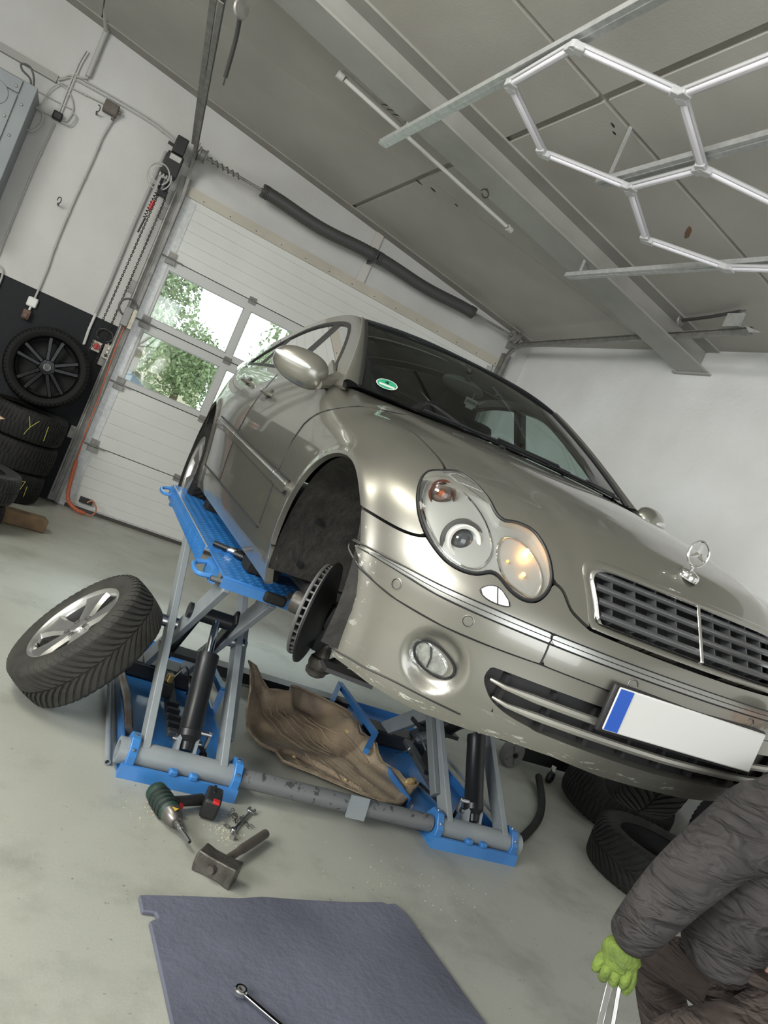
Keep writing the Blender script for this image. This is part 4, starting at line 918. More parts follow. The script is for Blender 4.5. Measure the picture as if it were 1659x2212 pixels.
for sg in(-1,1):
    def X(x): return sg*x     # x given as positive distance from the lift centre
    # base tray
    mb=MB(); mb.box2((X(.47),.05,.006),(X(.93),1.42,.016)); tray=mb.build('base_tray',m_blue,lift)
    for x0,x1,y0,y1,h in((.47,.48,.25,1.42,.055),(.92,.93,.0,1.42,.065),(.47,.93,1.41,1.42,.055)):
        MB().box2((X(x0),y0,.01),(X(x1),y1,h)).build('tray_flange',m_blue,tray)
    fp=MB().prism([(-.075,0),(-.065,.05),(-.055,.052),(-.045,.012),(.06,.012),(.06,0)],(X(.465),0,0),(0,1,0),(0,0,1),(sg,0,0),.47).build('front_kick_plate',m_blue,lift,smooth=0)
    for xx in(.655,.735): MB().box2((X(xx-.018),-.07,.045),(X(xx+.018),-.035,.072)).build('plate_lug',m_blue,fp,bevel=.008)
    for xx in(.485,.905):
        br=MB().prism([(-.06,0),(.07,0),(.07,.085),(.035,.135),(-.02,.135),(-.06,.08)],(X(xx-.0175),0,.004),(0,1,0),(0,0,1),(sg,0,0),.035).build('bearing_block',m_blue,lift,bevel=.004)
        for (yy,zz) in((.01,.142),(-.045,.108)): MB().cyl((X(xx),yy,zz-.006),(X(xx),yy,zz+.001),.008,n=10).build('block_bolt',m_steel,br)
    MB().lathe([(.047,0),(.047,.40),(.040,.40),(.040,0)],(X(.50),0,.072),(sg,0,0),28).build('pivot_tube',m_lgrey,lift)
    MB().lathe([(.034,.0),(.050,.0),(.050,.05),(.034,.05),(.034,0)],(X(.905),0,.072),(sg,0,0),28).build('tube_collar',m_lgrey,lift)
    # scissor arms
    A0,A1=(0.0,.085),(.95,ZT-.055); B0,B1=(.06,ZT-.05),(1.0,.075)
    def arm(x,p,q,w,h,name): return MB().bar((X(x),p[0],p[1]),(X(x),q[0],q[1]),w,h,(0,-.6,.8)).build(name,m_lgrey,lift,bevel=.003)
    for x in(.86,.545): arm(x,A0,A1,.03,.075,'scissor_arm')
    for x in(.80,.605):
        a=arm(x,B0,B1,.028,.085,'inner_scissor_arm'); 
        MB().bar((X(x),B0[0]+.06,B0[1]-.05+.045),(X(x),B0[0]+.17,B0[1]-.14+.045),.026,.05,(0,.6,.8)).build('arm_gusset',m_lgrey,a,bevel=.003)
    for x in(.545,.86):
        MB().cyl((X(x-.03),.497,.452),(X(x+.05),.497,.452),.026,n=16).build('pivot_pin',m_steel,lift)
        MB().cyl((X(.905 if x>.7 else .50),.497,.452),(X(.925 if x>.7 else .52),.497,.452),.022,n=6).build('pivot_nut',mat('green_zinc',(.30,.36,.33),.35,.8),lift)
    MB().cyl((X(.58),.40,.555),(X(.83),.40,.555),.034,n=18).build('cylinder_cross_tube',m_blackmetal,lift)
    for x in(.625,.775): MB().bar((X(x),.36,.60),(X(x),.68,.26),.022,.07,(0,.7,.7)).build('link_plate',m_blackmetal,lift,bevel=.01)
    MB().box2((X(.58),.60,.27),(X(.83),.72,.29)).build('link_cover',m_blackmetal,lift)
    # hydraulic cylinder
    c0=np.array([X(.70),.055,.135]); c1=np.array([X(.70),.385,.555]); d=nrm(c1-c0)
    cy=MB().lathe([(0,-.03),(.022,-.03),(.026,.0),(.046,.02),(.048,.045),(.0445,.05),(.0445,.335),(.046,.34),(.046,.37),(.022,.372),(0,.372)],c0,d,32).build('hydraulic_cylinder',m_blackmetal,lift)
    MB().cyl(c0+d*.36,c1,.0165,n=20).build('piston_rod',m_chrome,cy)
    for xx in(.665,.735): MB().prism([(-.01,0),(.06,0),(.085,.07),(.06,.085),(.03,.08)],(X(xx-.006),.02,.085),(0,1,0),(0,0,1),(sg,0,0),.012).build('cylinder_lug',m_lgrey,cy)
    MB().cyl((X(.64),.075,.135),(X(.76),.075,.135),.012,n=12).build('cylinder_pin',m_steel,cy)
    f0=c0+d*.06+np.array([-.05*1,-.02,0]); ft=MB().cyl(f0+np.array([.02,0,0]),f0+np.array([-.035,0,0]),.010,n=10); ft.cyl(f0+np.array([-.03,0,.012]),f0+np.array([-.03,0,-.055]),.008,n=10)
    if sg<0: ft=MB().cyl(c0+d*.06+np.array([.03,-.02,0]),c0+d*.06+np.array([.085,-.02,0]),.010,n=10).cyl(c0+d*.06+np.array([.08,-.02,.012]),c0+d*.06+np.array([.08,-.02,-.055]),.008,n=10); f0=c0+d*.06+np.array([.11,-.02,0])
    ft.build('hose_fitting',m_steel,cy)
    MB().tube(spline([f0+np.array([-.03,0,-.05]),f0+np.array([-.03,.01,-.10]),f0+np.array([.0,.08,-.11]),np.array([X(.66),.5,.03])],6),.008,8).build('hydraulic_hose',m_rubber,cy)
    # grey channel guarding the hose along the inner arm, thin rod
    MB().bar((X(.515),.13,.15),(X(.515),.62,.54),.028,.05,(0,-.6,.8)).build('hose_channel',mat('channel_grey',(.17,.19,.20),.5),lift,bevel=.004)
    MB().tube([(X(.515),.62,.54),(X(.53),.80,.66)],.006,6).build('hose_pipe',m_rubber,lift)
    # locking gear on the base
    lk=MB().bar((X(.70),.30,.045),(X(.70),.86,.10),.05,.03,(0,0,1)).build('lock_bar',mat('lock_grey',(.09,.10,.105),.5,.3),lift,bevel=.005)
    for q in range(4): MB().box2((X(.672),.33+.06*q,.06+.006*q),(X(.728),.355+.06*q,.082+.006*q)).build('lock_tooth',m_blackmetal,lk)
    MB().box((X(.74),.62,.12),(.06,.10,.07)).build('lock_valve',mat('valve_black',(.02,.02,.02),.4),lift,bevel=.006)
    MB().cyl((X(.74),.60,.15),(X(.74),.60,.19),.018,n=12).build('valve_cap',mat('brass',(.60,.42,.16),.3,.9),lift)
    MB().tube(spline([(X(.72),.66,.14),(X(.66),.72,.20),(X(.62),.68,.12),(X(.60),.75,.06)],6),.005,6).build('valve_line',m_steel,lift)
    MB().box2((X(.50),.90,.02),(X(.89),1.06,.10)).build('slide_block',m_blackmetal,lift,bevel=.01)
    # blue support frame lying over the tray
    if sg>0:
        fr=MB(); P=[(.30,1.13,.10),(.435,1.42,.13),(.435,.75,.13),(.335,.58,.09)]
        sf=MB().bar(P[1],P[2],.03,.03).build('ramp_frame',m_blue,lift); MB().bar(P[0],P[1],.03,.03).build('ramp_frame_end',m_blue,sf); MB().bar(P[2],P[3],.03,.03).build('ramp_frame_foot',m_blue,sf); MB().bar((.33,1.14,.05),(.40,.80,.05),.03,.02).build('ramp_frame_lower',m_blue,sf)
    else:
        sf=MB().bar((-.475,1.10,.14),(-.45,.72,.14),.03,.03).build('ramp_frame',m_blue,lift); MB().bar((-.45,.72,.14),(-.46,.68,.02),.03,.03).build('ramp_frame_foot',m_blue,sf)
    # platform
    y0,yb,y1=-.07,.36,2.02; xo,xi=.87,.43
    pf=MB().box2((X(xi),yb,ZT-.008),(X(xo),y1,ZT)).build('platform_deck',m_tread,lift)
    sk=MB().box2((X(xo),yb+.03,ZT-.085),(X(xo+.006),y1-.04,ZT)).build('platform_skirt',m_tread,pf)
    MB().box2((X(xi),yb,ZT-.085),(X(xi-.006),y1,ZT)).build('platform_skirt',m_tread,pf)
    MB().tube([(X(xo),yb,ZT),(X(xo),y1,ZT)],.004,6).build('worn_edge',mat('worn_bright_edge',(.55,.60,.66),.3,.6),pf)
    fl=MB().box2((X(xi+.02),y0,ZT-.012),(X(xo-.012),yb-.006,ZT-.004)).build('front_flap',m_tread,lift)
    MB().box2((X(xi+.02),y0-.004,ZT-.05),(X(xo-.012),y0+.01,ZT-.012)).build('flap_lip',m_blue,fl)
    MB().box2((X(.60),y0-.022,ZT-.045),(X(.69),y0+.006,ZT-.003)).build('flap_rubber_stop',m_rubber,fl,bevel=.01)
    MB().cyl((X(xo-.012),y0+.012,ZT-.03),(X(xo+.03),y0+.012,ZT-.03),.011,n=10).build('flap_pin',m_steel,fl)
    if sg<0:
        t=MB(); chev(t,-xo+.0,-xi,yb,y1,ZT+.0002); t.build('tread_pattern',m_tread,pf)['kind']='stuff'
        t=MB(); chev(t,-xo+.02,-xi-.02,y0,yb,ZT-.0038); t.build('tread_pattern',m_tread,fl)['kind']='stuff'
        t=MB(); chev(t,ZT-.08,ZT-.004,yb+.03,y1-.04,0,'side',-(xo+.006)); t.build('tread_pattern',m_tread,pf)['kind']='stuff'
    for yh in(.22,2.04):   # flap handles
        hd_=MB().tube(spline([(X(xo-.01),yh,ZT-.03),(X(xo+.045),yh-.005,ZT-.045),(X(xo+.060),yh-.05,ZT-.055),(X(xo+.045),yh-.13,ZT-.06),(X(xo-.01),yh-.14,ZT-.05)],5),.010,8).build('flap_handle',m_blue,lift)
        MB().box2((X(xo-.02),yh-.16,ZT-.075),(X(xo+.004),yh+.02,ZT-.015)).build('handle_plate',m_blue,hd_)
    rf=MB().box2((X(xi+.02),y1+.006,ZT-.07),(X(xo-.01),y1+.14,ZT-.062)).build('rear_flap',m_blue,lift)
    MB().bar((X(xi+.02),y1+.14,ZT-.06),(X(xo-.02),y1+.14,ZT-.06),.02,.05).build('rear_flap_lip',m_blue,rf)
    MB().box2((X(xi+.02),y1-.05,ZT-.13),(X(xo-.02),y1-.0,ZT-.02)).build('platform_end_beam',m_blue,pf)
    # rubber pads carrying the sill
    for yp in(.12,1.42): MB().box2((X(.60),yp,ZT),(X(.74),yp+.12,ZT+(.085 if yp<1 else .10))).build('rubber_pad',m_rubber,lift,bevel=.006)
cb=MB().cyl((-.46,0,.075),(.46,0,.075),.038,n=24).build('cross_tube',mat('cross_tube_grey',(.17,.18,.185),.5,.1,(.06,.06,.062),34,lo=.60,hi=.66),lift)
MB().prism([(-.045,-.045),(.045,-.045),(.045,.045),(-.045,.045)],(.07,-.036,.085),(1,0,0),(0,.25,1),(0,-1,0),.008).build('tube_plate',m_lgrey,cb)
# rear equaliser bar behind
MB().bar((-.47,1.30,.05),(.47,1.30,.05),.10,.06).build('rear_cross_channel',m_blackmetal,lift)
# loose steel rods leaning at the two bases, hydraulic hose to the right
def rod(a,b,r,label,name='steel_rod',m=m_lgrey): return tag(MB().lathe([(r,0),(r,np.linalg.norm(np.array(b)-np.array(a))),(r*.7,np.linalg.norm(np.array(b)-np.array(a))),(r*.7,0),(r,0)],a,np.array(b)-np.array(a),16).build(name,m),label,'rod')
rod((.70,2.80,.014),(.745,3.60,.05),.012,'grey steel tube lying beside the left lift base near the loose wheel')
rod((2.765,2.81,.014),(2.66,3.95,.10),.011,'grey steel tube lying along the right lift base by the black hose')
tag(MB().tube(spline([(.76+.02,3.0,.06),(.79,3.25,.075),(.775,3.50,.09)],6),.018,10).build('bent_bracket_tube',mat('rusty_chrome',(.34,.25,.20),.3,.8,(.55,.54,.52),9)),'rusty bright bent tube between the grey steel tube and the left lift base','tube')
tag(MB().tube(spline([(2.57,2.81,.045),(2.75,2.85,.025),(2.93,2.98,.022),(3.15,3.18,.022),(3.35,3.42,.024),(3.52,3.70,.05)],8),.022,12).build('hydraulic_hose',m_rubber),'thick black hydraulic hose running from the right lift base across the floor','hose')
# small black adapter with its lead, lying on the left platform
RLf=Matrix.Rotation(-.05,3,'Z'); 
def lw_(x,y,z): v=RLf@Vector((x,y,0)); return np.array([1.67+v.x,2.755+v.y,z])
ad=thing('socket_set','black sockets on a short rail lying on the left lift platform','socket set',tuple(lw_(-.76,.36,ZT)))
P=[np.array(q) for q in((-.075,.06,.014),(.0,.02,.016),(.075,-.04,.016))]
MB().tube(P,[.012,.013,.010],12).build('extension_bar',m_blackmetal,ad)
for i,(dx,dy) in enumerate(((-.015,.03),(.005,-.02),(.03,.012),(.04,-.05),(.012,.045))):
    MB().cyl((dx,dy,.014),(dx+.035,dy-.022,.016),.0145,n=14).build('socket',m_blackmetal if i%2 else m_steel,ad)
MB().tube(spline([(.075,-.04,.014),(.13,-.06,.008),(.19,-.11,.006)],6),.004,6).build('lead',m_rubber,ad)
# ================================================================ door gear
YT=7.30
def ctrack(mb,pts,w=.052,d=.028,t=.006,inn=(1,0,0)):
    """C-shaped guide swept along points"""
    inn=np.array(inn,float); pts=[np.array(p,float) for p in pts]; sec=[(-w/2,0),(-w/2,d),(w/2,d),(w/2,0),(w/2-t,0),(w/2-t,d-t),(-w/2+t,d-t),(-w/2+t,0)]; P=[]
    for i,p in enumerate(pts):
        dd=nrm(pts[min(i+1,len(pts)-1)]-pts[max(i-1,0)]); n=nrm(np.cross(dd,inn)); P+=[p+n*a-inn*b for a,b in sec]
    m=len(sec); F=[(i*m+j,i*m+(j+1)%m,(i+1)*m+(j+1)%m,(i+1)*m+j) for i in range(len(pts)-1) for j in range(m)]
    mb.add(P,F+[tuple(range(m))[::-1],tuple((len(pts)-1)*m+j for j in range(m))]); return mb
def curve(p0,p1,p2,n=10): return [np.array(p0)*(1-t)**2+2*np.array(p1)*t*(1-t)+np.array(p2)*t*t for t in np.linspace(0,1,n)]
tl=thing('door_track','left steel door track bending from the door jamb up along the ceiling','door track',(.50,7.35,0),group='door tracks')
def loc(o,P): l=np.array(o.location); return [np.array(p)-l for p in P]
vtx=[(.50,7.36,.02),(.49,7.36,2.95)]+curve((.485,7.36,2.98),(.47,7.36,3.25),(.43,7.08,3.27))[1:]+[(.115,4.50,3.36)]
ctrack(MB(),loc(tl,vtx),inn=(1,0,0)).build('guide_rail',m_darkgalv,tl)
for q in(.0,): MB().bar(*loc(tl,[(.455,7.40,.02),(.455,7.40,3.12)]),.10,.05,(0,1,0)).build('jamb_angle',m_darkgalv,tl)
MB().tube(loc(tl,[(.43,7.33,.1),(.42,7.33,1.6),(.41,7.33,2.95)]),.011,10).build('jamb_conduit',m_darkgalv,tl)
MB().bar(*loc(tl,[(.06,4.55,3.36),(.37,6.9,3.28)]),.035,.02).build('rail_outer_angle',m_darkgalv,tl)
for z in(.6,1.3,2.0,2.7): MB().box2(*[np.array(p)-np.array(tl.location) for p in((.36,7.40,z),(.42,7.425,z+.11))]).build('fixing_plate',m_darkgalv,tl)
tr=thing('door_track','right steel door track running from the door corner along the ceiling','door track',(4.08,7.35,0),group='door tracks')
vtx=[(4.09,7.36,.02),(4.09,7.36,2.95)]+curve((4.09,7.36,2.98),(4.09,7.36,3.24),(4.07,7.08,3.255))[1:]+[(3.80,3.92,3.27)]
ctrack(MB(),loc(tr,vtx),inn=(-1,0,0)).build('guide_rail',m_darkgalv,tr)
MB().bar(*loc(tr,[(4.13,7.40,.02),(4.13,7.40,3.15)]),.10,.05,(0,1,0)).build('jamb_angle',m_darkgalv,tr)
MB().bar(*loc(tr,[(4.02,5.35,3.40),(3.95,5.22,3.29)]),.03,.01,(1,0,0)).build('hanger_strap',m_galv,tr)
MB().box2(*[np.array(p)-np.array(tr.location) for p in((3.78,4.02,3.29),(3.80,4.16,3.385))]).build('end_bracket',m_galv,tr)
MB().prism([(0,0),(.10,-.0),(.16,.05)],np.array((3.775,3.80,3.24))-np.array(tr.location),(0,1,0),(0,0,1),(1,0,0),.004).build('rail_end_clip',m_galv,tr)
# spring buffers with disc feet
def buffer(label,a,b,disc,dn):
    t=thing('track_end_buffer',label,'buffer',tuple(disc),group='track end buffers')
    L=lambda p:np.array(p)-np.array(disc)
    MB().lathe([(0,-.012),(.045,-.010),(.05,0),(.045,.01),(0,.012)],L(disc),dn,28).build('disc_foot',m_darkgalv,t)
    MB().tube([L(p) for p in spline([disc,a,b],6)],.013,10).build('buffer_bar',mat('dark_hose',(.05,.05,.05),.6),t)
    MB().cyl(L(b),L(b)+nrm(np.array(b)-np.array(a))*.05,.007,n=8).build('buffer_screw',m_steel,t); return t
buffer('disc-footed rubber buffer bar beside the end of the right door track',(3.86,4.42,3.400),(3.80,4.08,3.405),np.array([3.90,4.72,3.40]),(.25,-1,0))
buffer('disc-footed rubber buffer bar hanging beside the end of the left door track',(.24,4.60,3.26),(.275,4.78,3.12),np.array([.20,4.44,3.34]),(.6,-1,0))
# torsion shaft above the door
ts=thing('torsion_spring_shaft','dark torsion spring shaft with two coil springs above the workshop door','door spring',(2.28,7.20,3.30))
L=lambda *p:np.array(p)-np.array(ts.location)
ZS=3.315; YS=7.22
MB().cyl(L(.44,YS,ZS),L(4.06,YS,ZS),.0127,n=12).build('shaft',m_darkgalv,ts)
m_spring=mat('spring_black',(.085,.086,.083),.55,.4)
for a,b,sag in((1.12,2.22,.030),(2.34,3.42,.022)):
    n=60; P=[L(a+(b-a)*t,YS,ZS-sag*math.sin(PI*t)**2*(1 if a<2 else 1)) for t in np.linspace(0,1,n)]
    sp=MB().tube(P,[.057+.0022*(i%2) for i in range(n)],20).build('coil_spring',m_spring,ts)
    for e,s_ in((a,-1),(b,1)):
        MB().lathe([(.02,0),(.062,0),(.062,.012),(.056,.014),(.062,.018),(.062,.030),(.056,.032),(.062,.036),(.062,.05),(.02,.05)],L(e-(.05 if s_<0 else 0),YS,ZS),(1,0,0),20).build('spring_plug',m_spring,sp)
        for q in range(4): 
            aa=q*PI/2+.4; MB().box(L(e+s_*.055,YS+.045*math.cos(aa),ZS+.045*math.sin(aa)),(.02,.022,.022)).build('plug_bolt',m_spring,sp)
MB().box2(L(2.24,7.41,2.99),L(2.33,7.425,3.58)).build('centre_bracket_plate',mat('bracket_white',(.55,.53,.50),.5),ts)
MB().box2(L(2.27,YS-.03,ZS-.06),L(2.29,7.42,ZS+.05)).build('centre_bracket_arm',m_spring,ts)
for x in(.46,4.0):
    MB().lathe([(.02,0),(.062,0),(.062,.012),(.05,.016),(.05,.055),(.062,.06),(.062,.072),(.02,.072)],L(x-.01,YS,ZS),(1,0,0),28).build('cable_drum',m_darkgalv,ts)
    MB().box2(L(x+(.085 if x>2 else -.03),YS-.02,ZS-.10),L(x+(.095 if x>2 else -.02),7.42,ZS+.08)).build('bearing_plate',m_darkgalv,ts)
P=[L(.55+.30*t,YS+.022*math.cos(t*38),ZS+.022*math.sin(t*38)) for t in np.linspace(0,1,70)]; MB().tube(P,.004,5).build('wound_wire',mat('dull_wire',(.13,.13,.12),.5,.6),ts)
# opener
op=thing('door_opener','black electric door opener with a white rating label above the chains','door opener',(.30,7.25,3.0))
L=lambda *p:np.array(p)-np.array(op.location)
MB().box2(L(.225,7.17,3.015),L(.365,7.30,3.205)).build('motor_housing',m_plastic,op,bevel=.01)
MB().box2(L(.25,7.20,3.215),L(.35,7.32,3.365)).build('gear_housing',m_plastic,op,bevel=.008)
MB().box2(L(.25,7.166,3.145),L(.345,7.171,3.19)).build('rating_label',mat('label_grey',(.50,.49,.47),.5,0,(.40,.39,.37),60),op)
MB().bar(L(.20,7.24,3.275),L(.27,7.24,3.27),.025,.022).build('release_lever',m_plastic,op)
MB().lathe([(0,-.05),(.04,-.05),(.045,-.03),(.045,.05),(0,.05)],L(.30,7.25,2.93),(0,0,1),20).build('chain_wheel_housing',m_blackmetal,op)
MB().box2(L(.27,7.22,2.84),L(.35,7.29,2.90)).build('chain_guide',m_blackmetal,op,bevel=.006)
for q,(c,r) in enumerate((((.225,2.985),.085),((.235,2.965),.10),((.245,2.985),.07))):
    MB().tube([L(c[0]+r*math.cos(t),7.17+.006*q,c[1]+r*1.05*math.sin(t)) for t in np.linspace(-.9,5.0,36)],.006,6).build('cable_loop',m_cable,op)
for q in range(4): MB().cyl(L(.235+.028*q,7.22,2.985),L(.235+.028*q,7.22,3.02),.009,n=10).build('cable_gland',m_cable,op)
def chain(label,x,z0,z1,x1=None):
    mb=MB(); z=z0; k=0; x1=x if x1 is None else x1
    while z>z1:
        f=(z0-z)/(z0-z1); xx=x+(x1-x)*f; u=np.array([1,0,0]) if k%2 else np.array([0,1,0])
        mb.tube([np.array([xx,7.27,z])+u*.007*math.cos(t)+np.array([0,0,.0125])*math.sin(t) for t in np.linspace(0,2*PI,8,endpoint=False)],.0032,4,closed=True)
        z-=.0185; k+=1
    o=mb.build('hoist_chain',mat('chain_steel',(.05,.048,.043),.5,.4)); tag(o,label,'chain','hand chains of the door opener'); return o
chain('hand chain of the door opener, the one nearer the conduit',.285,2.85,1.26,.255)
chain('hand chain of the door opener, the one nearer the door jamb',.350,2.85,1.26,.335)
sp=thing('spiral_cable_guard','black spiral cable guard hanging beside the chains under the door opener','cable guard',(.26,7.26,2.48))
P=[np.array([.268-.26-.015*t+.012*math.cos(t*60),.0+.012*math.sin(t*60),.41-.27*t]) for t in np.linspace(0,1,150)]; MB().tube(P,.004,5).build('coil',m_black,sp)
MB().tube([(.0,0,.14),(-.01,0,0)],.008,8).build('cable_end',m_black,sp); MB().cyl((.010,0,.30),(.005,0,.22),.015,n=10).build('red_sleeve',m_red,sp)
# control box, switches, orange lead
cbx=thing('control_box','grey and cream control box on the door jamb above the orange cable','control box',(.44,7.3,1.70))
MB().box2((-.045,-.09,.0),(.015,.0,.165)).build('grey_cover',mat('box_grey',(.28,.28,.28),.5),cbx,bevel=.006); MB().box2((.018,-.10,-.01),(.055,.0,.165)).build('cream_front',mat('box_cream',(.62,.58,.48),.5,0,(.45,.42,.34),20),cbx,bevel=.006)
MB().tube([(-.03+.075*math.cos(t),-.06,.16+.075*math.sin(t)) for t in np.linspace(.3,4.6,24)],.009,8).build('cable_bend',mat('dark_cable',(.09,.09,.09),.5),cbx)
sw_=thing('rotary_switch','cream switch box with a red rotary knob on the black dado','switch',(.297,7.37,1.395))
MB().box2((-.042,-.05,.0),(.042,.05,.09)).build('box',mat('switch_cream',(.55,.52,.45),.5),sw_,bevel=.006); kb=MB().lathe([(0,-.03),(.026,-.028),(.029,0)],(0,-.05,.047),(0,1,0),24).build('red_knob',m_red,sw_); MB().box((0,-.085,.047),(.009,.015,.05)).build('knob_grip',m_red,kb,bevel=.003)
pb=thing('push_button_box','cream three-button control box beside the red rotary switch','push buttons',(.395,7.37,1.37))
MB().box2((-.037,-.04,.0),(.037,.05,.125)).build('box',mat('switch_cream',(.55,.52,.45),.5),pb,bevel=.006)
for q,(z,mm) in enumerate(((.095,m_white),(.062,m_white),(.030,m_black))): MB().lathe([(0,-.012),(.011,-.010),(.012,0)],(0,-.04,z),(0,1,0),16).build('button',mm,pb); MB().lathe([(.012,-.004),(.015,-.004),(.015,0)],(0,-.04,z),(0,1,0),16).build('button_ring',m_black,pb)
for q in range(2): MB().cyl((-.012+.024*q,.0,.125),(-.012+.024*q,.0,.14),.008,n=10).build('gland',m_cable,pb)
tag(MB().tube([np.array([.33+.07*math.cos(t),7.40,1.56+.055*math.sin(t)]) for t in np.linspace(-1.2,4.2,30)],.005,6).build('black_cable_loop',mat('dark_cable',(.09,.09,.09),.5)),'thin black cable loops on the wall above the push buttons','cable')
oc=thing('orange_cable','orange spiral-sleeved cable running down the door jamb to the floor','cable',(.5,7.3,0))
P=[(.444,1.70),(.446,1.432),(.47,1.083),(.482,.763),(.502,.44)]; MB().tube([np.array([x-.5,-.02,z]) for x,z in spline(P,6)],.006,8).build('thin_cable',m_ocable,oc)
P=spline([(.502,.44),(.522,.27),(.540,.154),(.575,.075),(.655,.03),(.735,.02)],14); MB().tube([np.array([x-.5,-.03-.0*i,z]) for i,(x,z) in enumerate(P)],[.0155+.003*(i%2) for i in range(len(P))],10).build('ribbed_sleeve',m_ocable,oc)
MB().tube([np.array([x-.5,-.03,z]) for x,z in spline([(.735,.02),(.80,.025),(.815,.09),(.76,.15),(.72,.12)],6)],.007,6).build('cable_tail',mat('salmon_cable',(.45,.16,.09),.5),oc)
# ================================================================ electrics on the back wall
YCB=7.415
def wallcable(name,label,pts,r,m=m_cable,y=YCB,k=5,cat='cable',clips=(),group=None):
    P=[np.array([x,y-r,z]) for x,z in spline(pts,k)] if k else [np.array([x,y-r,z]) for x,z in pts]
    if not clips: return tag(MB().tube(P,r,8).build(name,m),label,cat,group)
    t=thing(name,label,cat,(pts[0][0],y,pts[0][1]),group=group); o=np.array(t.location); MB().tube([p-o for p in P],r,8).build('cable_run',m,t)
    for i in clips: p=P[min(i,len(P)-1)]-o; MB().box(p,(.022,r*2.6,.016)).build('cable_clip',m_cable,t,bevel=.003)
    return t
wallcable('cable','grey cable dropping from the small black junction box',[(-.64,2.99),(-.652,2.716),(-.657,2.492),(-.657,2.271),(-.658,2.02),(-.655,1.70),(-.655,1.5)],.007,clips=(5,10,15,20))
wallcable('cable','grey cable dropping from the brown junction box to the white socket',[(-.255,3.26),(-.262,3.20),(-.279,3.06),(-.281,2.861),(-.287,2.703),(-.297,2.385),(-.297,2.073),(-.287,1.907),(-.286,1.749),(-.29,1.60)],.009,clips=(12,20,25,30))
wallcable('cable','upper one of two grey cables running to the door opener',[(-.74,3.31),(-.70,3.35),(-.66,3.39),(-.546,3.410),(-.014,3.412),(.26,3.37)],.006,clips=(15,20))
wallcable('cable','lower one of two grey cables running to the door opener',[(-.74,3.30),(-.70,3.335),(-.66,3.37),(-.546,3.382),(-.014,3.385),(.26,3.345)],.006,clips=(17,22))
wallcable('cable','grey cable from the trunking end to the brown junction box',[(-.735,3.295),(-.64,3.304),(-.512,3.313),(-.36,3.325)],.006,clips=(10,))
wallcable('cable','grey cable looping from the trunking to the right side of the black junction box',[(-.735,3.288),(-.643,3.272),(-.575,3.202),(-.552,3.13),(-.568,3.05),(-.605,3.035)],.006)
wallcable('cable','short grey cable loop at the lower right of the black junction box',[(-.552,3.13),(-.515,3.107),(-.532,3.028),(-.600,3.018)],.006,y=7.40)
for q in(0,1): wallcable('cable',('painted cable rising from the black junction box, nearer the grey cabinet','painted cable rising from the black junction box, nearer the conduit')[q],[(-.63+.02*q,3.63),(-.645+.02*q,3.517),(-.647+.02*q,3.423),(-.649+.02*q,3.313),(-.645+.02*q,3.07)],.007,mat('painted_cable',(.55,.55,.53),.6),y=7.42,group='painted cable pair')
wallcable('cable','thin grey cable running level across the wall from the grey cabinet',[(-.90,3.147),(-.718,3.148),(-.554,3.154)],.005)
wallcable('cable','short thin grey cable from the grey cabinet to the black junction box',[(-.85,3.0),(-.766,3.01),(-.67,3.027)],.005)
wallcable('cable','grey cable arching from the trunking end down to the level cable',[(-.717,3.28),(-.759,3.2),(-.775,3.08),(-.80,3.02)],.006,y=7.40)
wallcable('cable','grey cable curling onto the black dado at the left picture edge',[(-.72,1.70),(-.66,1.735),(-.60,1.72),(-.575,1.66),(-.575,1.50),(-.58,1.35)],.008,y=7.41)
tag(MB().box2((XL+.4,7.39,3.275),(-.74,7.425,3.335)).build('cable_trunking',mat('trunking_grey',(.33,.33,.31),.6)),'grey cable trunking running to the left above the grey cabinet','trunking')
cd=thing('conduit','grey plastic conduit rising from the cables to the sloping ceiling','conduit',(-.546,7.40,3.449))
MB().cyl((0,0,0),(0,0,.39),.022,n=14).build('conduit_pipe',m_cable,cd); MB().tube([(0,0,.39),(-.02,-.10,.42),(-.10,-.60,.50),(-.25,-1.6,.53)],.018,10).build('ceiling_conduit',m_cable,cd); MB().cyl((0,0,.37),(0,0,.42),.025,n=12).build('conduit_joint',m_cable,cd); MB().tube(spline([(0,0,0),(-.01,0,-.02),(-.05,0,-.04),(-.10,0,-.03)],5),.008,8).build('conduit_tail',m_cable,cd)
wallcable('conduit','painted pipe running down the wall beside the hand chains',[(.215,3.236),(.201,2.586),(.202,1.998),(.195,1.70)],.014,mat('painted_pipe',(.36,.36,.35),.6),y=7.42,k=0,cat='pipe')
wallcable('conduit','chipped white pipe end over the black dado beside the red switch',[(.195,1.70),(.192,1.55),(.20,1.41)],.012,mat('chipped_white_pipe',(.60,.60,.58),.6,0,(.05,.05,.05),40,lo=.62,hi=.66),y=7.42,k=0,cat='pipe')
jb=thing('junction_box','small black junction box with grey cables on the white wall','junction box',(-.64,7.40,3.01)); MB().box2((-.037,-.035,.0),(.037,.02,.065)).build('box',m_plastic,jb,bevel=.008); MB().box2((-.030,-.040,.008),(.030,-.034,.057)).build('lid',m_plastic,jb,bevel=.004)
jb=thing('junction_box','large grey-brown junction box under the two cables','junction box',(-.30,7.40,3.265)); mj=mat('box_dusty_brown',(.105,.09,.075),.7,0,(.15,.13,.11),12); MB().box2((-.06,-.05,.0),(.06,.02,.095)).build('box',mj,jb,bevel=.008); MB().box2((-.052,-.056,.008),(.052,-.048,.087)).build('lid',mj,jb,bevel=.005); MB().cyl((.04,-.01,-.03),(.04,-.01,.0),.013,n=12).build('gland',mj,jb); MB().cyl((.06,-.02,.05),(.085,-.02,.05),.015,n=12).build('side_gland',mj,jb)
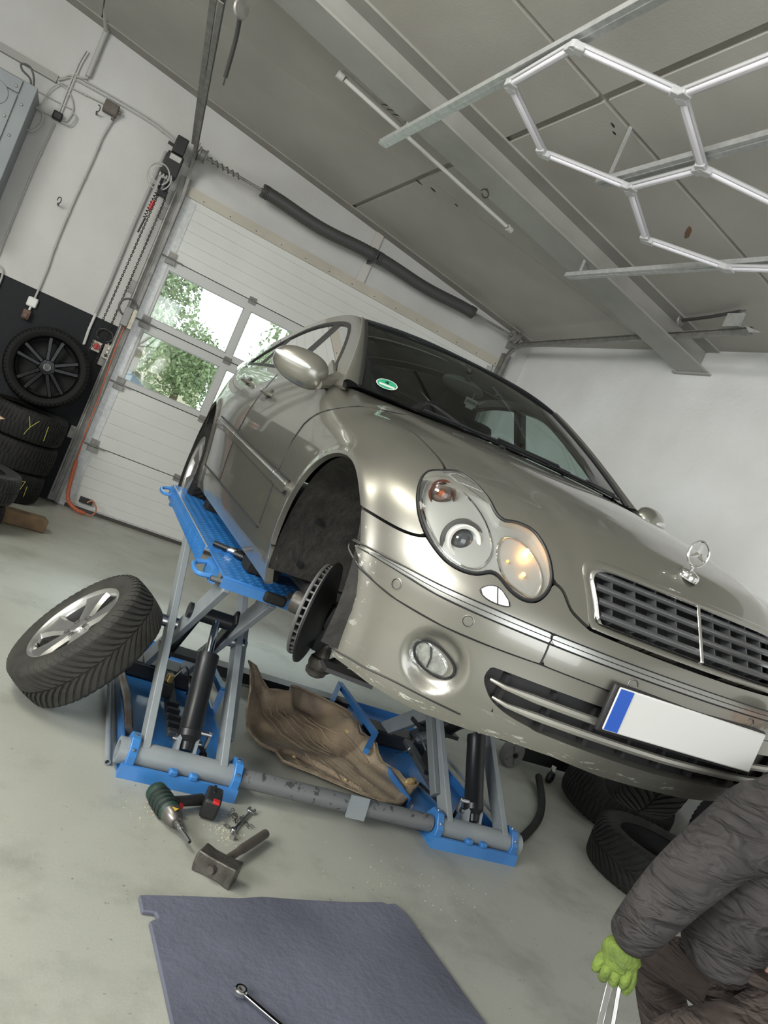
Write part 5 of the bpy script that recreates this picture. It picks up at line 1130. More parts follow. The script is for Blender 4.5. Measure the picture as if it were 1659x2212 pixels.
def hook(label,x,z,bent):
    t=thing('wall_hook',label,'hook',(x,7.41,z)); mh=mat('hook_dark',(.06,.055,.05),.5,.4)
    MB().cyl((0,.01,0),(0,-.07,.0),.008,n=8).build('hook_stem',mh,t); MB().tube([np.array([.0,-.075-.012*math.sin(t*.5),.028])+np.array([.014*math.cos(t),0,.026*math.sin(t)]) for t in np.linspace(-1.57,3.6 if bent else 2.2,14)],.004,6).build('hook_eye',mh,t)
hook('dark eye hook screwed into the white wall beside the long cable',-.394,2.40,True); hook('dark bent hook just left of the brown junction box',-.386,3.22,False)
sk_=thing('wall_socket','white square blank socket plate on the black dado','socket',(-.296,7.42,1.565)); MB().box((0,-.012,0),(.082,.035,.082)).build('plate',m_white,sk_,bevel=.01); MB().box((0,-.031,0),(.066,.004,.066)).build('cover',m_white,sk_,bevel=.004)
pg=thing('plug_holder','brown plug socket hanging below the white socket plate','plug',(-.303,7.41,1.41)); MB().box((0,-.03,.04),(.065,.05,.085)).build('body',mat('brown_plastic',(.11,.06,.045),.5),pg,bevel=.01); MB().box((-.005,-.06,.03),(.04,.015,.04)).build('face',mat('brown_plastic',(.11,.06,.045),.5),pg,bevel=.005); MB().cyl((.008,-.02,.08),(.01,-.02,.115),.009,n=8).build('cord_grip',m_white,pg)
# grey cabinet at the left edge
cab=thing('wall_cabinet','grey steel wall cabinet at the upper left edge of the picture','cabinet',(-1.2,7.0,1.9)); mcb=mat('cabinet_grey',(.20,.225,.24),.45,0,(.235,.26,.275),3)
MB().box2((-.60,.0,.0),(.405,.43,1.17)).build('carcass',mcb,cab,bevel=.004); MB().box2((-.60,-.018,.01),(.30,.0,1.05)).build('cabinet_door',mcb,cab,bevel=.003); MB().box2((-.60,-.018,1.06),(.30,.0,1.16)).build('upper_panel',mcb,cab,bevel=.003)
MB().lathe([(0,.0),(.085,.0),(.09,.006),(.09,.012)],(.16,-.024,.99),(0,1,0),32).build('round_cover',mcb,cab)
for x,z in((.345,1.0),(.345,.75),(.27,1.10),(.27,.86)): MB().lathe([(0,-.010),(.010,-.006),(.013,0)],(x,-.018 if x<.3 else 0,z),(0,1,0),10).build('bolt_head',m_darkgalv,cab)
MB().tube(spline([(.36,.2,1.17),(.33,.2,1.27),(.28,.2,1.33),(.22,.2,1.32),(.24,.2,1.28),(.31,.2,1.25),(.345,.2,1.17)],6),.008,8).build('cable_loop',mat('dark_cable',(.09,.09,.09),.5),cab)
MB().tube(spline([(.40,.3,1.10),(.46,.3,1.09),(.48,.3,1.0),(.44,.3,.92),(.40,.3,.91)],6),.009,8).build('side_cable',m_cable,cab)
# ================================================================ ceiling steelwork and lamps
bm_=thing('steel_beam','grey painted steel I-beam crossing the room below the ceiling','beam',(2.3,4.87,3.45))
mbm=mat('beam_grey',(.30,.295,.27),.55,0,(.36,.355,.33),2.5,.03,50); L=lambda *p:np.array(p)-np.array(bm_.location)
bx0,bx1=-3.0,4.39
def by(x): return 4.63+.100*x      # far flange edge
def flange(z0,z1,ya,yb,name):
    P=[]
    for x in(bx0,bx1):
        c=ceilz(x)
        for (y,z) in((by(x)+ya,c-z0),(by(x)+yb,c-z0),(by(x)+yb,c-z1),(by(x)+ya,c-z1)): P.append(L(x,y,z))
    return MB().add(P,[(0,1,2,3),(7,6,5,4),(0,4,5,1),(1,5,6,2),(2,6,7,3),(3,7,4,0)]).build(name,mbm,bm_,smooth=0)
flange(.205,.190,-.33,0,'bottom_flange'); flange(.015,.0,-.33,0,'top_flange'); flange(.19,.015,-.19,-.14,'web')
MB().box2(L(4.36,4.72,3.165),L(4.398,5.12,3.18)).build('bearing_plate',mbm,bm_)
# old tube lamp along the beam
tl_=thing('tube_lamp','bare fluorescent tube lamp hanging along the steel beam','lamp',(1.6,4.86,3.4)); L=lambda *p:np.array(p)-np.array(tl_.location)
a=np.array([.87,4.83,3.515]); b=np.array([2.39,4.98,3.365]); 
MB().tube([L(*(a+(b-a)*.02)),L(*(a+(b-a)*.98))],.014,12).build('glass_tube',mat('tube_glass',(.55,.55,.52),.25),tl_); d_=nrm(b-a)
for p in(a,b): MB().cyl(L(*(p-d_*.02)),L(*(p+d_*.02)),.024,n=12).build('end_cap',m_cable,tl_)
MB().bar(L(*(a+np.array([0,.02,.03]))),L(*(a+(b-a)*.33+np.array([0,.02,.03]))),.03,.03).build('lamp_tray',mat('dusty_tray',(.25,.24,.21),.7),tl_)
for q in range(3): MB().tube([L(*(a+(b-a)*(.20+.03*q)+np.array([0,.02,.05]))),L(*(a+(b-a)*(.27+.02*q)+np.array([.0,-.05+.03*q,.085]))),L(*(a+(b-a)*.33+np.array([0,.0,.06])))],.004,5).build('loose_wire',mat('dark_cable',(.09,.09,.09),.5),tl_)
hk=thing('beam_hook','small wire hook on the underside of the steel beam','hook',(2.01,4.75,3.41)); MB().tube([np.array([.028*math.cos(t),.005*t,.028*math.sin(t)-.03]) for t in np.linspace(-2.6,2.9,20)],.004,6).build('hook_ring',mat('hook_dark',(.06,.055,.05),.5,.4),hk); MB().cyl((0,0,0),(0,0,.02),.006,n=8).build('hook_stem',mat('hook_dark',(.06,.055,.05),.5,.4),hk)
# galvanised channels carrying the hexagon lamp
HD=.335
def hexz(x): return ceilz(x)-HD
def channel(label,x0,y0,x1,y1,txt=None):
    t=thing('steel_channel',label,'channel',((x0+x1)/2,(y0+y1)/2,hexz(x0)+.03),group='channels carrying the hexagon lamp'); o=np.array(t.location)
    A=np.array([x0,y0,hexz(x0)+.035])-o; B=np.array([x1,y1,hexz(x1)+.035])-o
    MB().bar(A,B,.06,.003).build('channel_web',m_galv,t,smooth=0)
    for s_ in(-1,1): MB().bar(A+np.array([s_*.03,0,.013]),B+np.array([s_*.03,0,.013]),.002,.028).build('channel_flange',m_galv,t,smooth=0)
    MB().bar(A+np.array([0,0,-.003]),B+np.array([0,0,-.003]),.008,.003).build('channel_bead',m_galv,t,smooth=0)
    if txt: textmesh('channel_print',txt,.024,mat('print_grey',(.22,.22,.22),.6),t,frame(np.array([-.0335,-.55,.012]),(0,1,0),(0,0,-1)),.0004)
    return t
channel('galvanised channel whose free end catches bright light above the tube lamp',1.329,5.04,1.39,1.6)
channel('galvanised middle channel of the hexagon lamp, printed along its side',2.139,3.66,2.145,1.6,'PROFIL 14:21')
channel('galvanised channel on the window side of the hexagon lamp, nearest the right door track',2.877,4.80,2.99,2.0)
def rodv(x,y,label,top=0): return tag(MB().bar((x,y,hexz(x)+.05),(x,y,ceilz(x)-top),.018,.006,(0,1,0)).build('hanger_rod',m_galv),label,'rod','hanger rods')
rodv(2.12,3.565,'thin hanger rod above the free end of the middle channel')
rodv(1.345,4.75,'thin hanger rod at the free end of the bright channel',.2)
rodv(2.84,4.62,'short hanger rod at the free end of the channel nearest the right door track',.2)
hx=thing('hexagon_lamp','honeycomb ceiling lamp of white tubes hung below the ceiling','lamp',(2.0,3.0,hexz(2.0)))
HN=[(1.366,3.479),(1.359,2.959),(1.761,2.704),(2.171,2.925),(2.174,3.423),(1.793,3.732),(2.575,3.678),(2.900,3.342)]
HN=[np.array([x,y,hexz(x)]) for x,y in HN]
ex=[np.array([x,y,hexz(x)]) for x,y in((1.757,2.205),(2.590,2.677),(2.985,2.87))]
ED=[(0,1),(1,2),(2,3),(3,4),(4,5),(5,0),(4,6),(6,7)]
segs=[(HN[a],HN[b]) for a,b in ED]+[(HN[2],ex[0]),(HN[3],ex[1]),(HN[7],ex[2]),(ex[1],ex[2])]
m_tube=mat('lamp_tube_white',(.82,.80,.86),.3); m_tubeclear=mat('tube_housing_white',(.55,.55,.57),.4); m_conn=mat('lamp_connector',(.50,.50,.51),.3)
o_=np.array(hx.location)
for a,b in segs:
    d_=nrm(b-a); A=a+d_*.035-o_; B=b-d_*.035-o_
    t=MB().bar(A,B,.030,.026).build('lamp_tube',m_tube,hx,bevel=.010); MB().bar(A+np.array([0,0,.014]),B+np.array([0,0,.014]),.044,.008).build('tube_back',mat('tube_back_grey',(.42,.42,.42),.4,.5),t)
    MB().bar(A+np.array([0,0,.006]),B+np.array([0,0,.006]),.050,.016).build('tube_cover',m_tubeclear,t,bevel=.004)
nodes={}
for a,b in segs:
    for p,q in((a,b),(b,a)): nodes.setdefault(tuple(p.round(3)),[]).append((p,nrm(q-p)))
for k,lst in nodes.items():
    p=lst[0][0]-o_; c=MB().lathe([(0,-.014),(.026,-.016),(.026,.016),(0,.014)],p,(0,0,1),12).build('lamp_connector',m_conn,hx)
    for _,d_ in lst: MB().bar(p,p+d_*.045,.050,.034).build('connector_arm',m_conn,c,bevel=.005)
# ================================================================ tyres
def tyre(label,c,axis,R=.33,Wt=.225,roll=0,group=None,chevron=False,rim=None,mtl=None,marks=None,ribs=True,n_p=64):
    t=thing('tyre' if not rim else 'wheel',label,'tyre' if not rim else 'wheel',tuple(c),group=group); e=sub_empty('e',t); place(e,(0,0,0),axis,roll=roll,up=(0,0,1) if abs(axis[2])<.9 else (0,1,0))
    Rr=R-.115 if not rim else rim
    ty=tyre_parts(e,R,Wt,Rr,mtl or m_rubber,chevron=chevron,n_p=n_p,ribs=ribs,name='carcass')
    MB().lathe([(Rr-.004,-Wt*.43),(Rr+.02,-Wt*.38),(R-.03,-Wt*.3),(R-.022,0),(R-.03,Wt*.3),(Rr+.02,Wt*.38),(Rr-.004,Wt*.43)],(0,0,0),(1,0,0),48).build('inner_lining',mat('tyre_inside',(.012,.012,.012),.8),e)
    if rim: rim_parts(e,Rr,Wt,'double',m_gloss)
    if marks:
        mm_=mat('chalk_yellow',(.55,.52,.12),.9)
        for pl in marks:
            P=[]
            for (ang,w) in spline(pl,6): r=R+.0005; P.append(np.array([w,r*math.cos(ang),r*math.sin(ang)]))
            MB().tube(P,.0022,4).build('chalk_mark',mm_,e)
    flatten(e); return t
up=(0,0,1)
S0=np.array([0.0,7.06,0])
# chalk marks are drawn around the side that looks into the room
def chalk(base,strokes): return [[(base+a,w) for a,w in s] for s in strokes]
tyre('bottom tyre of the stack under the black wheel, with a faint chalk mark',S0+V(-.005,0,.127),up,.33,.236,chevron=False,group='tyres stacked in the corner',marks=chalk(-1.15,[[(0,.07),(.16,.075)],[(.15,.075),(.05,-.06)],[(.25,.04),(.26,-.05)]]))
tyre('middle tyre of the stack under the black wheel',S0+V(.005,.01,.383),up,.33,.236,roll=.3,group='tyres stacked in the corner')
tyre('top tyre of the stack under the black wheel, chalked with a yellow Y',S0+V(-.005,-.02,.639),up,.335,.236,roll=.1,group='tyres stacked in the corner',marks=chalk(-1.60,[[(0,.08),(.10,.0)],[(.24,.07),(.10,.0),(.03,-.07)],[(.50,.05),(.52,-.07)]]))
vw=tyre('black five-double-spoke wheel with a round silver badge, standing on the tyre stack',np.array([.0,7.19,1.105]),(0,1,-.10),.340,.225,rim=.255,mtl=mat('tyre_black_matt',(.007,.007,.0075),.7,spec=.25),n_p=60)
# badge on the hub: ring with a V over a W
ax=nrm([0,-1,.10]); ux=np.array([1,0,0]); uy=np.cross(ax,ux)*1; uy=nrm(np.cross(ux,-ax)); uy=uy if uy[2]>0 else -uy; c0=ax*.080
m_badge=mat('badge_silver',(.62,.62,.60),.3,.8)
bdg=MB().lathe([(.0,0),(.030,0),(.031,.003)],c0,ax,32).build('badge_base',mat('badge_black',(.02,.02,.02),.3),vw)
MB().tube([c0+ax*.003+.029*(math.cos(t)*ux+math.sin(t)*uy) for t in np.linspace(0,2*PI,36,endpoint=False)],.0022,6,closed=True).build('badge_ring',m_badge,bdg)
def stroke(p): return MB().tube([c0+ax*.004+a*ux+b*uy for a,b in p],.0023,6)
stroke([(-.012,.025),(0,.003),(.012,.025)]).build('badge_v',m_badge,bdg); stroke([(-.024,.013),(-.012,-.021),(0,-.002),(.012,-.021),(.024,.013)]).build('badge_w',m_badge,bdg)
tyre('lower tyre of the stack cut by the left picture edge',np.array([-.215,5.72,.100]),up,.32,.185,group='tyres at the left edge')
tyre('upper tyre of the stack cut by the left picture edge',np.array([-.20,5.75,.304]),up,.335,.195,roll=.2,group='tyres at the left edge',mtl=mat('tyre_grey_worn',(.018,.018,.018),.6,0,(.03,.03,.029),10))
tag(MB().box((.19,6.11,.052),(.42,.13,.10),np.array(Matrix.Rotation(.22,3,'Z'))).build('wood_block',m_wood,bevel=.006),'squared old timber block lying beside the left tyre stacks','timber')
tag(MB().prism([(-.5,-.03),(-.02,-.028),(.035,.0),(-.02,.012),(-.5,.012)],(-.16,6.10,.70),(1,0,0),(0,0,1),(0,1,0),.03).build('wood_batten',mat('fresh_wood',(.52,.36,.24),.7)),'pale wooden batten end poking in at the left edge above the tyres','batten')
tyre('tyre lying flat nearest the crouching person under the car nose',np.array([3.55,2.72,.115]),up,.335,.225,group='tyres at the right wall',chevron=True,ribs=False,n_p=52)
tyre('tyre lying farther back at the right wall behind the flat one',np.array([3.95,3.45,.135]),(.05,-.10,1),.345,.245,group='tyres at the right wall',roll=.4)
tyre('tyre leaning upright against the right wall between the two lying tyres',np.array([4.19,2.73,.325]),(1,-.12,-.25),.33,.215,group='tyres at the right wall')
# ================================================================ trolley jack
jk=thing('trolley_jack','dark trolley jack with a grey spoked wheel on the floor behind the lift','jack',(3.6,3.9,0)); mj_=mat('jack_dark',(.018,.018,.020),.5,.2); mw=mat('jack_wheel_grey',(.16,.16,.155),.6)
for y in(.0,.34): 
    w_=MB().lathe([(.020,-.025),(.024,-.030),(.075,-.026),(.088,-.028),(.092,-.015),(.092,.015),(.088,.028),(.075,.026),(.020,.028)],(-.20,y-.02,.092),(.2,-1,0),36).build('jack_wheel',mw,jk)
    MB().lathe([(0,-.045),(.016,-.043),(.018,-.02),(.018,.03)],(-.20,y-.02,.092),(-.2,1,0),16).build('wheel_bolt',mj_,w_)
    for q in range(4): a=q*PI/2+.5; d_=np.array([math.cos(a)*.98,math.cos(a)*.2,math.sin(a)]); MB().bar(np.array([-.20,y-.052,.092])+d_*.02,np.array([-.20,y-.052,.092])+d_*.072,.012,.012,(.2,-1,0)).build('wheel_rib',mw,w_)
    MB().bar((-.20,y*.9+.015,.10),(.55,y*.6-.02,.11),.012,.10).build('side_plate',mj_,jk,bevel=.008)
MB().bar((-.12,.16,.13),(.45,.10,.18),.09,.09).build('lift_arm',mj_,jk,bevel=.015); MB().lathe([(0,.0),(.055,0),(.06,.012),(.05,.02),(0,.02)],(-.12,.16,.19),(0,0,1),24).build('saddle',mj_,jk)
cs=MB().lathe([(.012,-.018),(.036,-.016),(.040,-.008),(.040,.008),(.036,.016),(.012,.018)],(.08,-.13,.041),(.5,-1,0),24).build('castor',mj_,jk); MB().bar((.08,-.13,.045),(.11,-.09,.10),.03,.03).build('castor_fork',m_steel,cs); MB().cyl((.06,-.14,.075),(.02,-.17,.115),.005,n=8).build('castor_lever',m_steel,cs)
# ================================================================ engine undertray lying on the floor
ut=thing('engine_undertray','brown dirty moulded engine undertray lying on the floor between the lift bases','undertray',(1.8,3.3,0))
poly=[(x-1.8,y-3.3) for x,y in [(1.42,3.76),(1.52,3.72),(1.55,3.67),(1.62,3.70),(1.69,3.72),(1.73,3.82),(1.81,3.82),(1.91,3.76),(2.03,3.68),(2.05,3.60),(2.04,3.45),(2.12,3.44),(2.12,3.34),(2.18,3.29),(2.23,3.26),(2.24,3.19),(2.31,3.24),(2.31,3.18),(2.23,3.09),(2.09,2.93),(1.98,2.92),(1.87,2.95),(1.73,3.01),(1.64,3.05),(1.51,3.09),(1.50,3.18),(1.43,3.22),(1.38,3.33),(1.41,3.55)]]
nu,nv=130,130; gx,gy_=np.meshgrid(np.linspace(-.45,.54,nu+1),np.linspace(-.41,.55,nv+1),indexing='ij'); gx=gx.ravel(); gy_=gy_.ravel(); PT=np.stack([gx,gy_],1); sd=sdf(PT,poly,.3)
ins=sstep(-sd/.07); back=sstep((gy_+.06)/.22)
z=.030+.105*sstep((gy_+.10)/.5)+.085*sstep((-.24-gx)/.12)*sstep((gy_-.15)/.22)-.075*ins*back*sstep((.20-gx)/.15)
z+=.030*np.exp(-(np.minimum(sd,0)/.018)**2)*(1-back)*0+.012*np.exp(-(np.minimum(sd+.02,0)/.012)**2)
q=gx*.83+gy_*.56; r=-gx*.56+gy_*.83
z+=.026*np.clip(np.sin(q*24+.6),-.25,.5)*sstep((.16-np.abs(r+.02))/.05)*sstep((q-.02)/.08)+.008*np.clip(np.sin(r*48),-.4,.4)*ins*sstep((-.0-gx)/.1)*back
z+=.030*np.exp(-((gx-.02)**2/.006+(gy_-.22)**2/.003))+.055*np.exp(-((gx-.19)**2/.0022+(gy_-.19)**2/.005))+.045*np.exp(-((gx-.27)**2/.003+(gy_-.08)**2/.003))
z-=.020*sstep((-sdf(PT,spline([(-.27,-.12),(-.10,-.22),(.07,-.31),(.11,-.27),(-.02,-.15),(-.20,-.04)],3,True),.3))/.010)
z+=.004*np.sin(gx*37+gy_*23)*ins; z=np.maximum(z,.012)
UV_=np.stack([gx,gy_,z],1); v=clip(UV_,gridtri(nu,nv),sd,np.tile([0,0,1.],(len(gx),1)))
m_ut=mat('undertray_brown',(.16,.122,.088),.5,0,(.42,.32,.21),5,.35,140,lo=.35,hi=.66)
v=clip(UV_,gridtri(nu,nv),np.maximum(sd,-(r+.055)),np.tile([0,0,1.],(len(gx),1)))
P_,Q_=skirt(v[0],v[1],v[2],.008,False); mb=MB().add(P_,Q_); mb.build('tray_shell',m_ut,ut,smooth=28)
v=clip(UV_,gridtri(nu,nv),np.maximum(sd,r+.055),np.tile([0,0,1.],(len(gx),1))); P_,Q_=skirt(v[0],v[1],v[2],.008,False); MB().add(P_,Q_).build('tray_front_skirt',mat('undertray_tan',(.30,.235,.165),.55,0,(.48,.38,.26),6,.4,150,lo=.35,hi=.66),ut,smooth=28)
zg=z.reshape(nu+1,nv+1)
def tz(x,y): i=int(np.clip(round((x+.45)/.99*nu),0,nu)); j=int(np.clip(round((y+.41)/.96*nv),0,nv)); return float(zg[i,j])
m_rim=mat('undertray_rim',(.34,.27,.19),.6,0,(.16,.125,.09),20)
MB().tube([(x,y,tz(x*.99,y*.99)+.003) for x,y in spline(poly,2,True)],.0055,6,closed=True).build('tray_rim',m_rim,ut)
for q_ in range(7):   # pressed ribs
    a0=-.30+.055*q_; P=[(a0+.42*t*.55,.36-.36*t+.03*q_*0,0) for t in np.linspace(0,1,12)]; P=[(x,y) for x,y,_ in P if sdf(np.array([[x,y]]),poly,.3)[0]<-.03]
    if len(P)>2: MB().tube([(x,y,tz(x,y)+.001) for x,y in P],.0042,5).build('tray_rib',m_ut,ut)
for q_ in range(6):
    x0=-.26+.07*q_; P=[(x0+.10*t,-.055-.19*t+.0*q_) for t in np.linspace(0,1,8)]; P=[p for p in P if sdf(np.array([p]),poly,.3)[0]<-.02]
    if len(P)>2: MB().tube([(x,y,tz(x,y)+.001) for x,y in P],.0035,5).build('skirt_rib',m_rim,ut)
m_foil=mat('torn_gold_lining',(.50,.36,.15),.45,.3,(.62,.50,.26),30,.3,60)
for (x,y,s1,s2,a_r) in((.19,.20,.050,.028,1.2),(.28,.07,.045,.026,.9),(.46,-.12,.04,.02,.4)):
    MB().sphere((x,y,.105 if x<.25 else .085 if x<.4 else .045),(s1,s2,.022),14,8,np.array(Matrix.Rotation(a_r,3,'Z'))).build('torn_lining',m_foil,ut)
for (x,y) in((-.19,-.10),(.05,-.22)): MB().lathe([(0,.008),(.008,.006),(.010,0)],(x,y,.026),(0,0,1),10).build('tray_clip',m_foil,ut)
# ================================================================ floor mat and tools
mp_=[(.752,2.052),(.775,2.058),(.93,2.083),(1.08,2.103),(1.17,2.128),(1.30,2.140),(1.50,2.165),(1.66,2.195),(1.68,2.188),(1.72,2.198),(1.745,2.15),(1.80,1.68),(1.835,1.32),(.815,1.30),(.795,1.50),(.775,1.90),(.772,1.945),(.80,1.965),(.793,1.985),(.755,1.985)]
m_foam=mat('blue_grey_foam',(.095,.102,.140),.82,0,(.14,.15,.20),2.6,.22,38)
tag(MB().prism(mp_,(0,0,.001),(1,0,0),(0,1,0),(0,0,1),.014).build('foam_mat',m_foam,bevel=.004),'worn blue-grey foam kneeling mat with a torn corner on the floor','mat')
def spanner(name,label,a,b,r0,r1,w,z,openend=False,m=m_chrome,ratchet=True):
    a=np.array([*a,z]); b=np.array([*b,z]); d=nrm(b-a); t=thing(name,label,'spanner',tuple(a)); 
    MB().lathe([(r0*.62,-.006),(r0*.62,.007),(r0*.85,.008),(r0,.005),(r0,-.006),(r0*.62,-.006)],(0,0,0),(0,0,1),28).build('ring_end',m,t)
    if ratchet: MB().lathe([(r0*.42,-.005),(r0*.42,.0075),(r0*.60,.0075),(r0*.60,-.005)],(0,0,0),(0,0,1),12).build('ratchet_insert',m_darkgalv,t)
    bl=b-a; MB().bar(d*r0*.95,bl-d*r1*.8,w,.006).build('shaft',m,t,bevel=.002)
    if openend:
        u=np.array([-d[1],d[0],0]); P=[(-.6,-1),(.35,-1),(1.0,-.75),(1.0,-.40),(.15,-.40),(0,0),(.15,.40),(1.0,.40),(1.0,.75),(.35,1),(-.6,1),(-1,.5),(-1,-.5)]
        MB().prism([(x*r1,y*r1) for x,y in P],bl-np.array([0,0,.003]),d,u,(0,0,1),.008).build('open_end',m,t,bevel=.0015)
    return t
spanner('ratchet_spanner','chrome ratchet ring spanner lying on the foam mat',(.985,1.695),(1.15,1.50),.019,.015,.012,.030)
spanner('combination_spanner','short chrome combination spanner on the floor beside the drill',(1.15,2.495),(1.262,2.66),.013,.017,.011,.010,True,m_steel,False)
nt=thing('hex_nut','small dark nut on the floor between the spanner and the hammer','nut',(1.14,2.455,0)); MB().lathe([(.006,0),(.012,.0),(.012,.018),(.006,.018),(.006,0)],(0,0,0),(0,0,1),6).build('nut_body',m_darkgalv,nt,smooth=0)
tag(MB().lathe([(.006,0),(.013,0),(.013,.002),(.006,.002),(.006,0)],(1.135,2.53,.001),(0,0,1),20).build('washer',m_darkgalv),'thin washer lying beside the short combination spanner','washer')
# hammer
hm=thing('club_hammer','heavy square-headed hammer with a dark handle lying on the floor before the mat','hammer',(1.02,2.22,0)); mh=mat('hammer_steel',(.16,.15,.135),.45,.7,(.09,.085,.075),26,.15,60)
Rh=np.array(Matrix.Rotation(-.62,3,'Z')); 
def hp(x,y,z): return Rh@np.array([x,y,z])
sec=[(-.072,.034),(-.066,.036),(-.030,.032),(.030,.032),(.066,.036),(.072,.034)]; P=[]
for x,h in sec: P+=[hp(x,-h*.95,.036-h),hp(x,h*.95,.036-h),hp(x,h*.95,.036+h),hp(x,-h*.95,.036+h)]
P[0:4]=[hp(-.072,-.030,.022),hp(-.072,.030,.022),hp(-.072,.030,.052),hp(-.072,-.030,.052)]
F=[(i*4+j,i*4+(j+1)%4,(i+1)*4+(j+1)%4,(i+1)*4+j) for i in range(5) for j in range(4)]+[(3,2,1,0),(20,21,22,23)]
hd_=MB().add(P,F).build('hammer_head',mh,hm,bevel=.004,smooth=30)
e0=hp(.0,.0,.036); e1=np.array([.245,.255,.030]); MB().tube(spline([e0-.045*nrm(e1-e0),e0+.03*nrm(e1-e0),(e0+e1)/2,e1],5),[.013]*5+[.014]*5+[.017]*6,14).build('hammer_handle',mat('handle_dark_wood',(.060,.052,.045),.55,0,(.11,.095,.08),12),hm)
MB().lathe([(0,.004),(.015,.003),(.017,0)],e0-.034*nrm(e1-e0),-nrm(e1-e0),18).build('handle_wedge',mat('wedge_dark',(.05,.045,.04),.5,.5),hd_)
# cordless impact driver: barrel on the floor, battery to the right
dr=thing('impact_driver','dark green cordless impact driver with a red and black battery lying on the floor','power tool',(.92,2.50,0)); m_dg=mat('driver_green',(.018,.045,.034),.5); L=lambda *p:np.array(p)-np.array(dr.location)
a=np.array([.855,2.605,.042]); b=np.array([.925,2.395,.034]); d_=nrm(b-a)
bd2=MB().lathe([(0,-.012),(.030,-.010),(.038,.0),(.040,.02),(.037,.03),(.040,.04),(.040,.10),(.037,.125),(.034,.13)],L(*a),d_,28).build('motor_body',m_dg,dr)
for q in range(4): MB().lathe([(.041,.0),(.0425,.002),(.0425,.008),(.041,.010)],L(*(a+d_*(.035+.022*q))),d_,28).build('body_rib',m_black,bd2)
MB().lathe([(.035,.128),(.033,.15),(.026,.175),(.020,.182),(.012,.184),(.012,.20),(.009,.202)],L(*a),d_,28).build('gear_nose',mat('nose_metal',(.20,.19,.18),.35,.8),dr)
MB().lathe([(.009,.20),(.009,.215),(.005,.217),(.005,.24),(.0075,.242),(.0075,.285),(.004,.286)],L(*a),d_,14).build('bit_holder',m_steel,dr)
MB().prism([(-.012,-.008),(.012,-.008),(0,.012)],L(*(a+d_*.15))+np.array([-.004,-.006,.034]),d_*-1,(1,.3,0),(0,0,1),.001).build('warning_triangle',mat('warning_yellow',(.70,.50,.05),.5),dr,smooth=0)
g0=a+d_*.07; g1=np.array([1.035,2.620,.036]); MB().tube([L(*g0),L(*(g0*.45+g1*.55)),L(*g1)],[.022,.019,.022],14).build('grip',m_plastic,dr)
MB().box(L(*(a+d_*.095+np.array([.050,.022,.0]))),(.03,.018,.02),np.array(Matrix.Rotation(.3,3,'Z'))).build('trigger',m_red,dr,bevel=.005)
Rb=np.array(Matrix.Rotation(-.30,3,'Z')); bt=MB().box(L(1.070,2.60,.042),(.062,.125,.074),Rb).build('battery',m_plastic,dr,bevel=.010)
MB().box(L(1.066,2.548,.075),(.026,.026,.012),Rb).build('red_release',mat('bright_red',(.55,.02,.02),.4),bt,bevel=.003); MB().box(L(1.102,2.60,.052),(.004,.09,.03),Rb).build('battery_label',mat('label_red',(.30,.05,.05),.5),bt); MB().box(L(1.075,2.632,.080),(.012,.06,.006),Rb).build('battery_rail',m_blackmetal,bt,bevel=.002)
# shavings and grit on the floor
mb=MB()
for i in range(260):
    c=(1.12,2.50) if i<120 else ((.86,2.55) if i<170 else (1.9,2.35)); s_=(.03,.05) if i<120 else (.06,.05) if i<170 else (.25,.12); x=c[0]+rng.normal()*s_[0]; y=c[1]+rng.normal()*s_[1]; r_=.0012+.0025*rng.random()
    a0=rng.random()*6; mb.add([(x+r_*math.cos(a0+t)*1.4,y+r_*math.sin(a0+t),.0004) for t in(0,2.1,4.2)]+[(x,y,r_)],[(0,1,3),(1,2,3),(2,0,3),(2,1,0)])
g=mb.build('grit',mat('grit_pale',(.55,.52,.38),.7)); tag(g,'pale grit and rust flakes scattered on the floor around the tools','debris'); g['kind']='stuff'
mb=MB()
for i in range(26):
    x=1.19+rng.normal()*.022; y=2.60+rng.normal()*.02; a0=rng.random()*6; mb.tube([(x,y,.003),(x+.012*math.cos(a0),y+.012*math.sin(a0),.008+.006*rng.random()),(x+.022*math.cos(a0+.6),y+.022*math.sin(a0+.6),.004)],.0012,4)
g=mb.build('metal_shavings',m_blackmetal); tag(g,'little heap of dark curled shavings beside the drill battery','debris'); g['kind']='stuff'
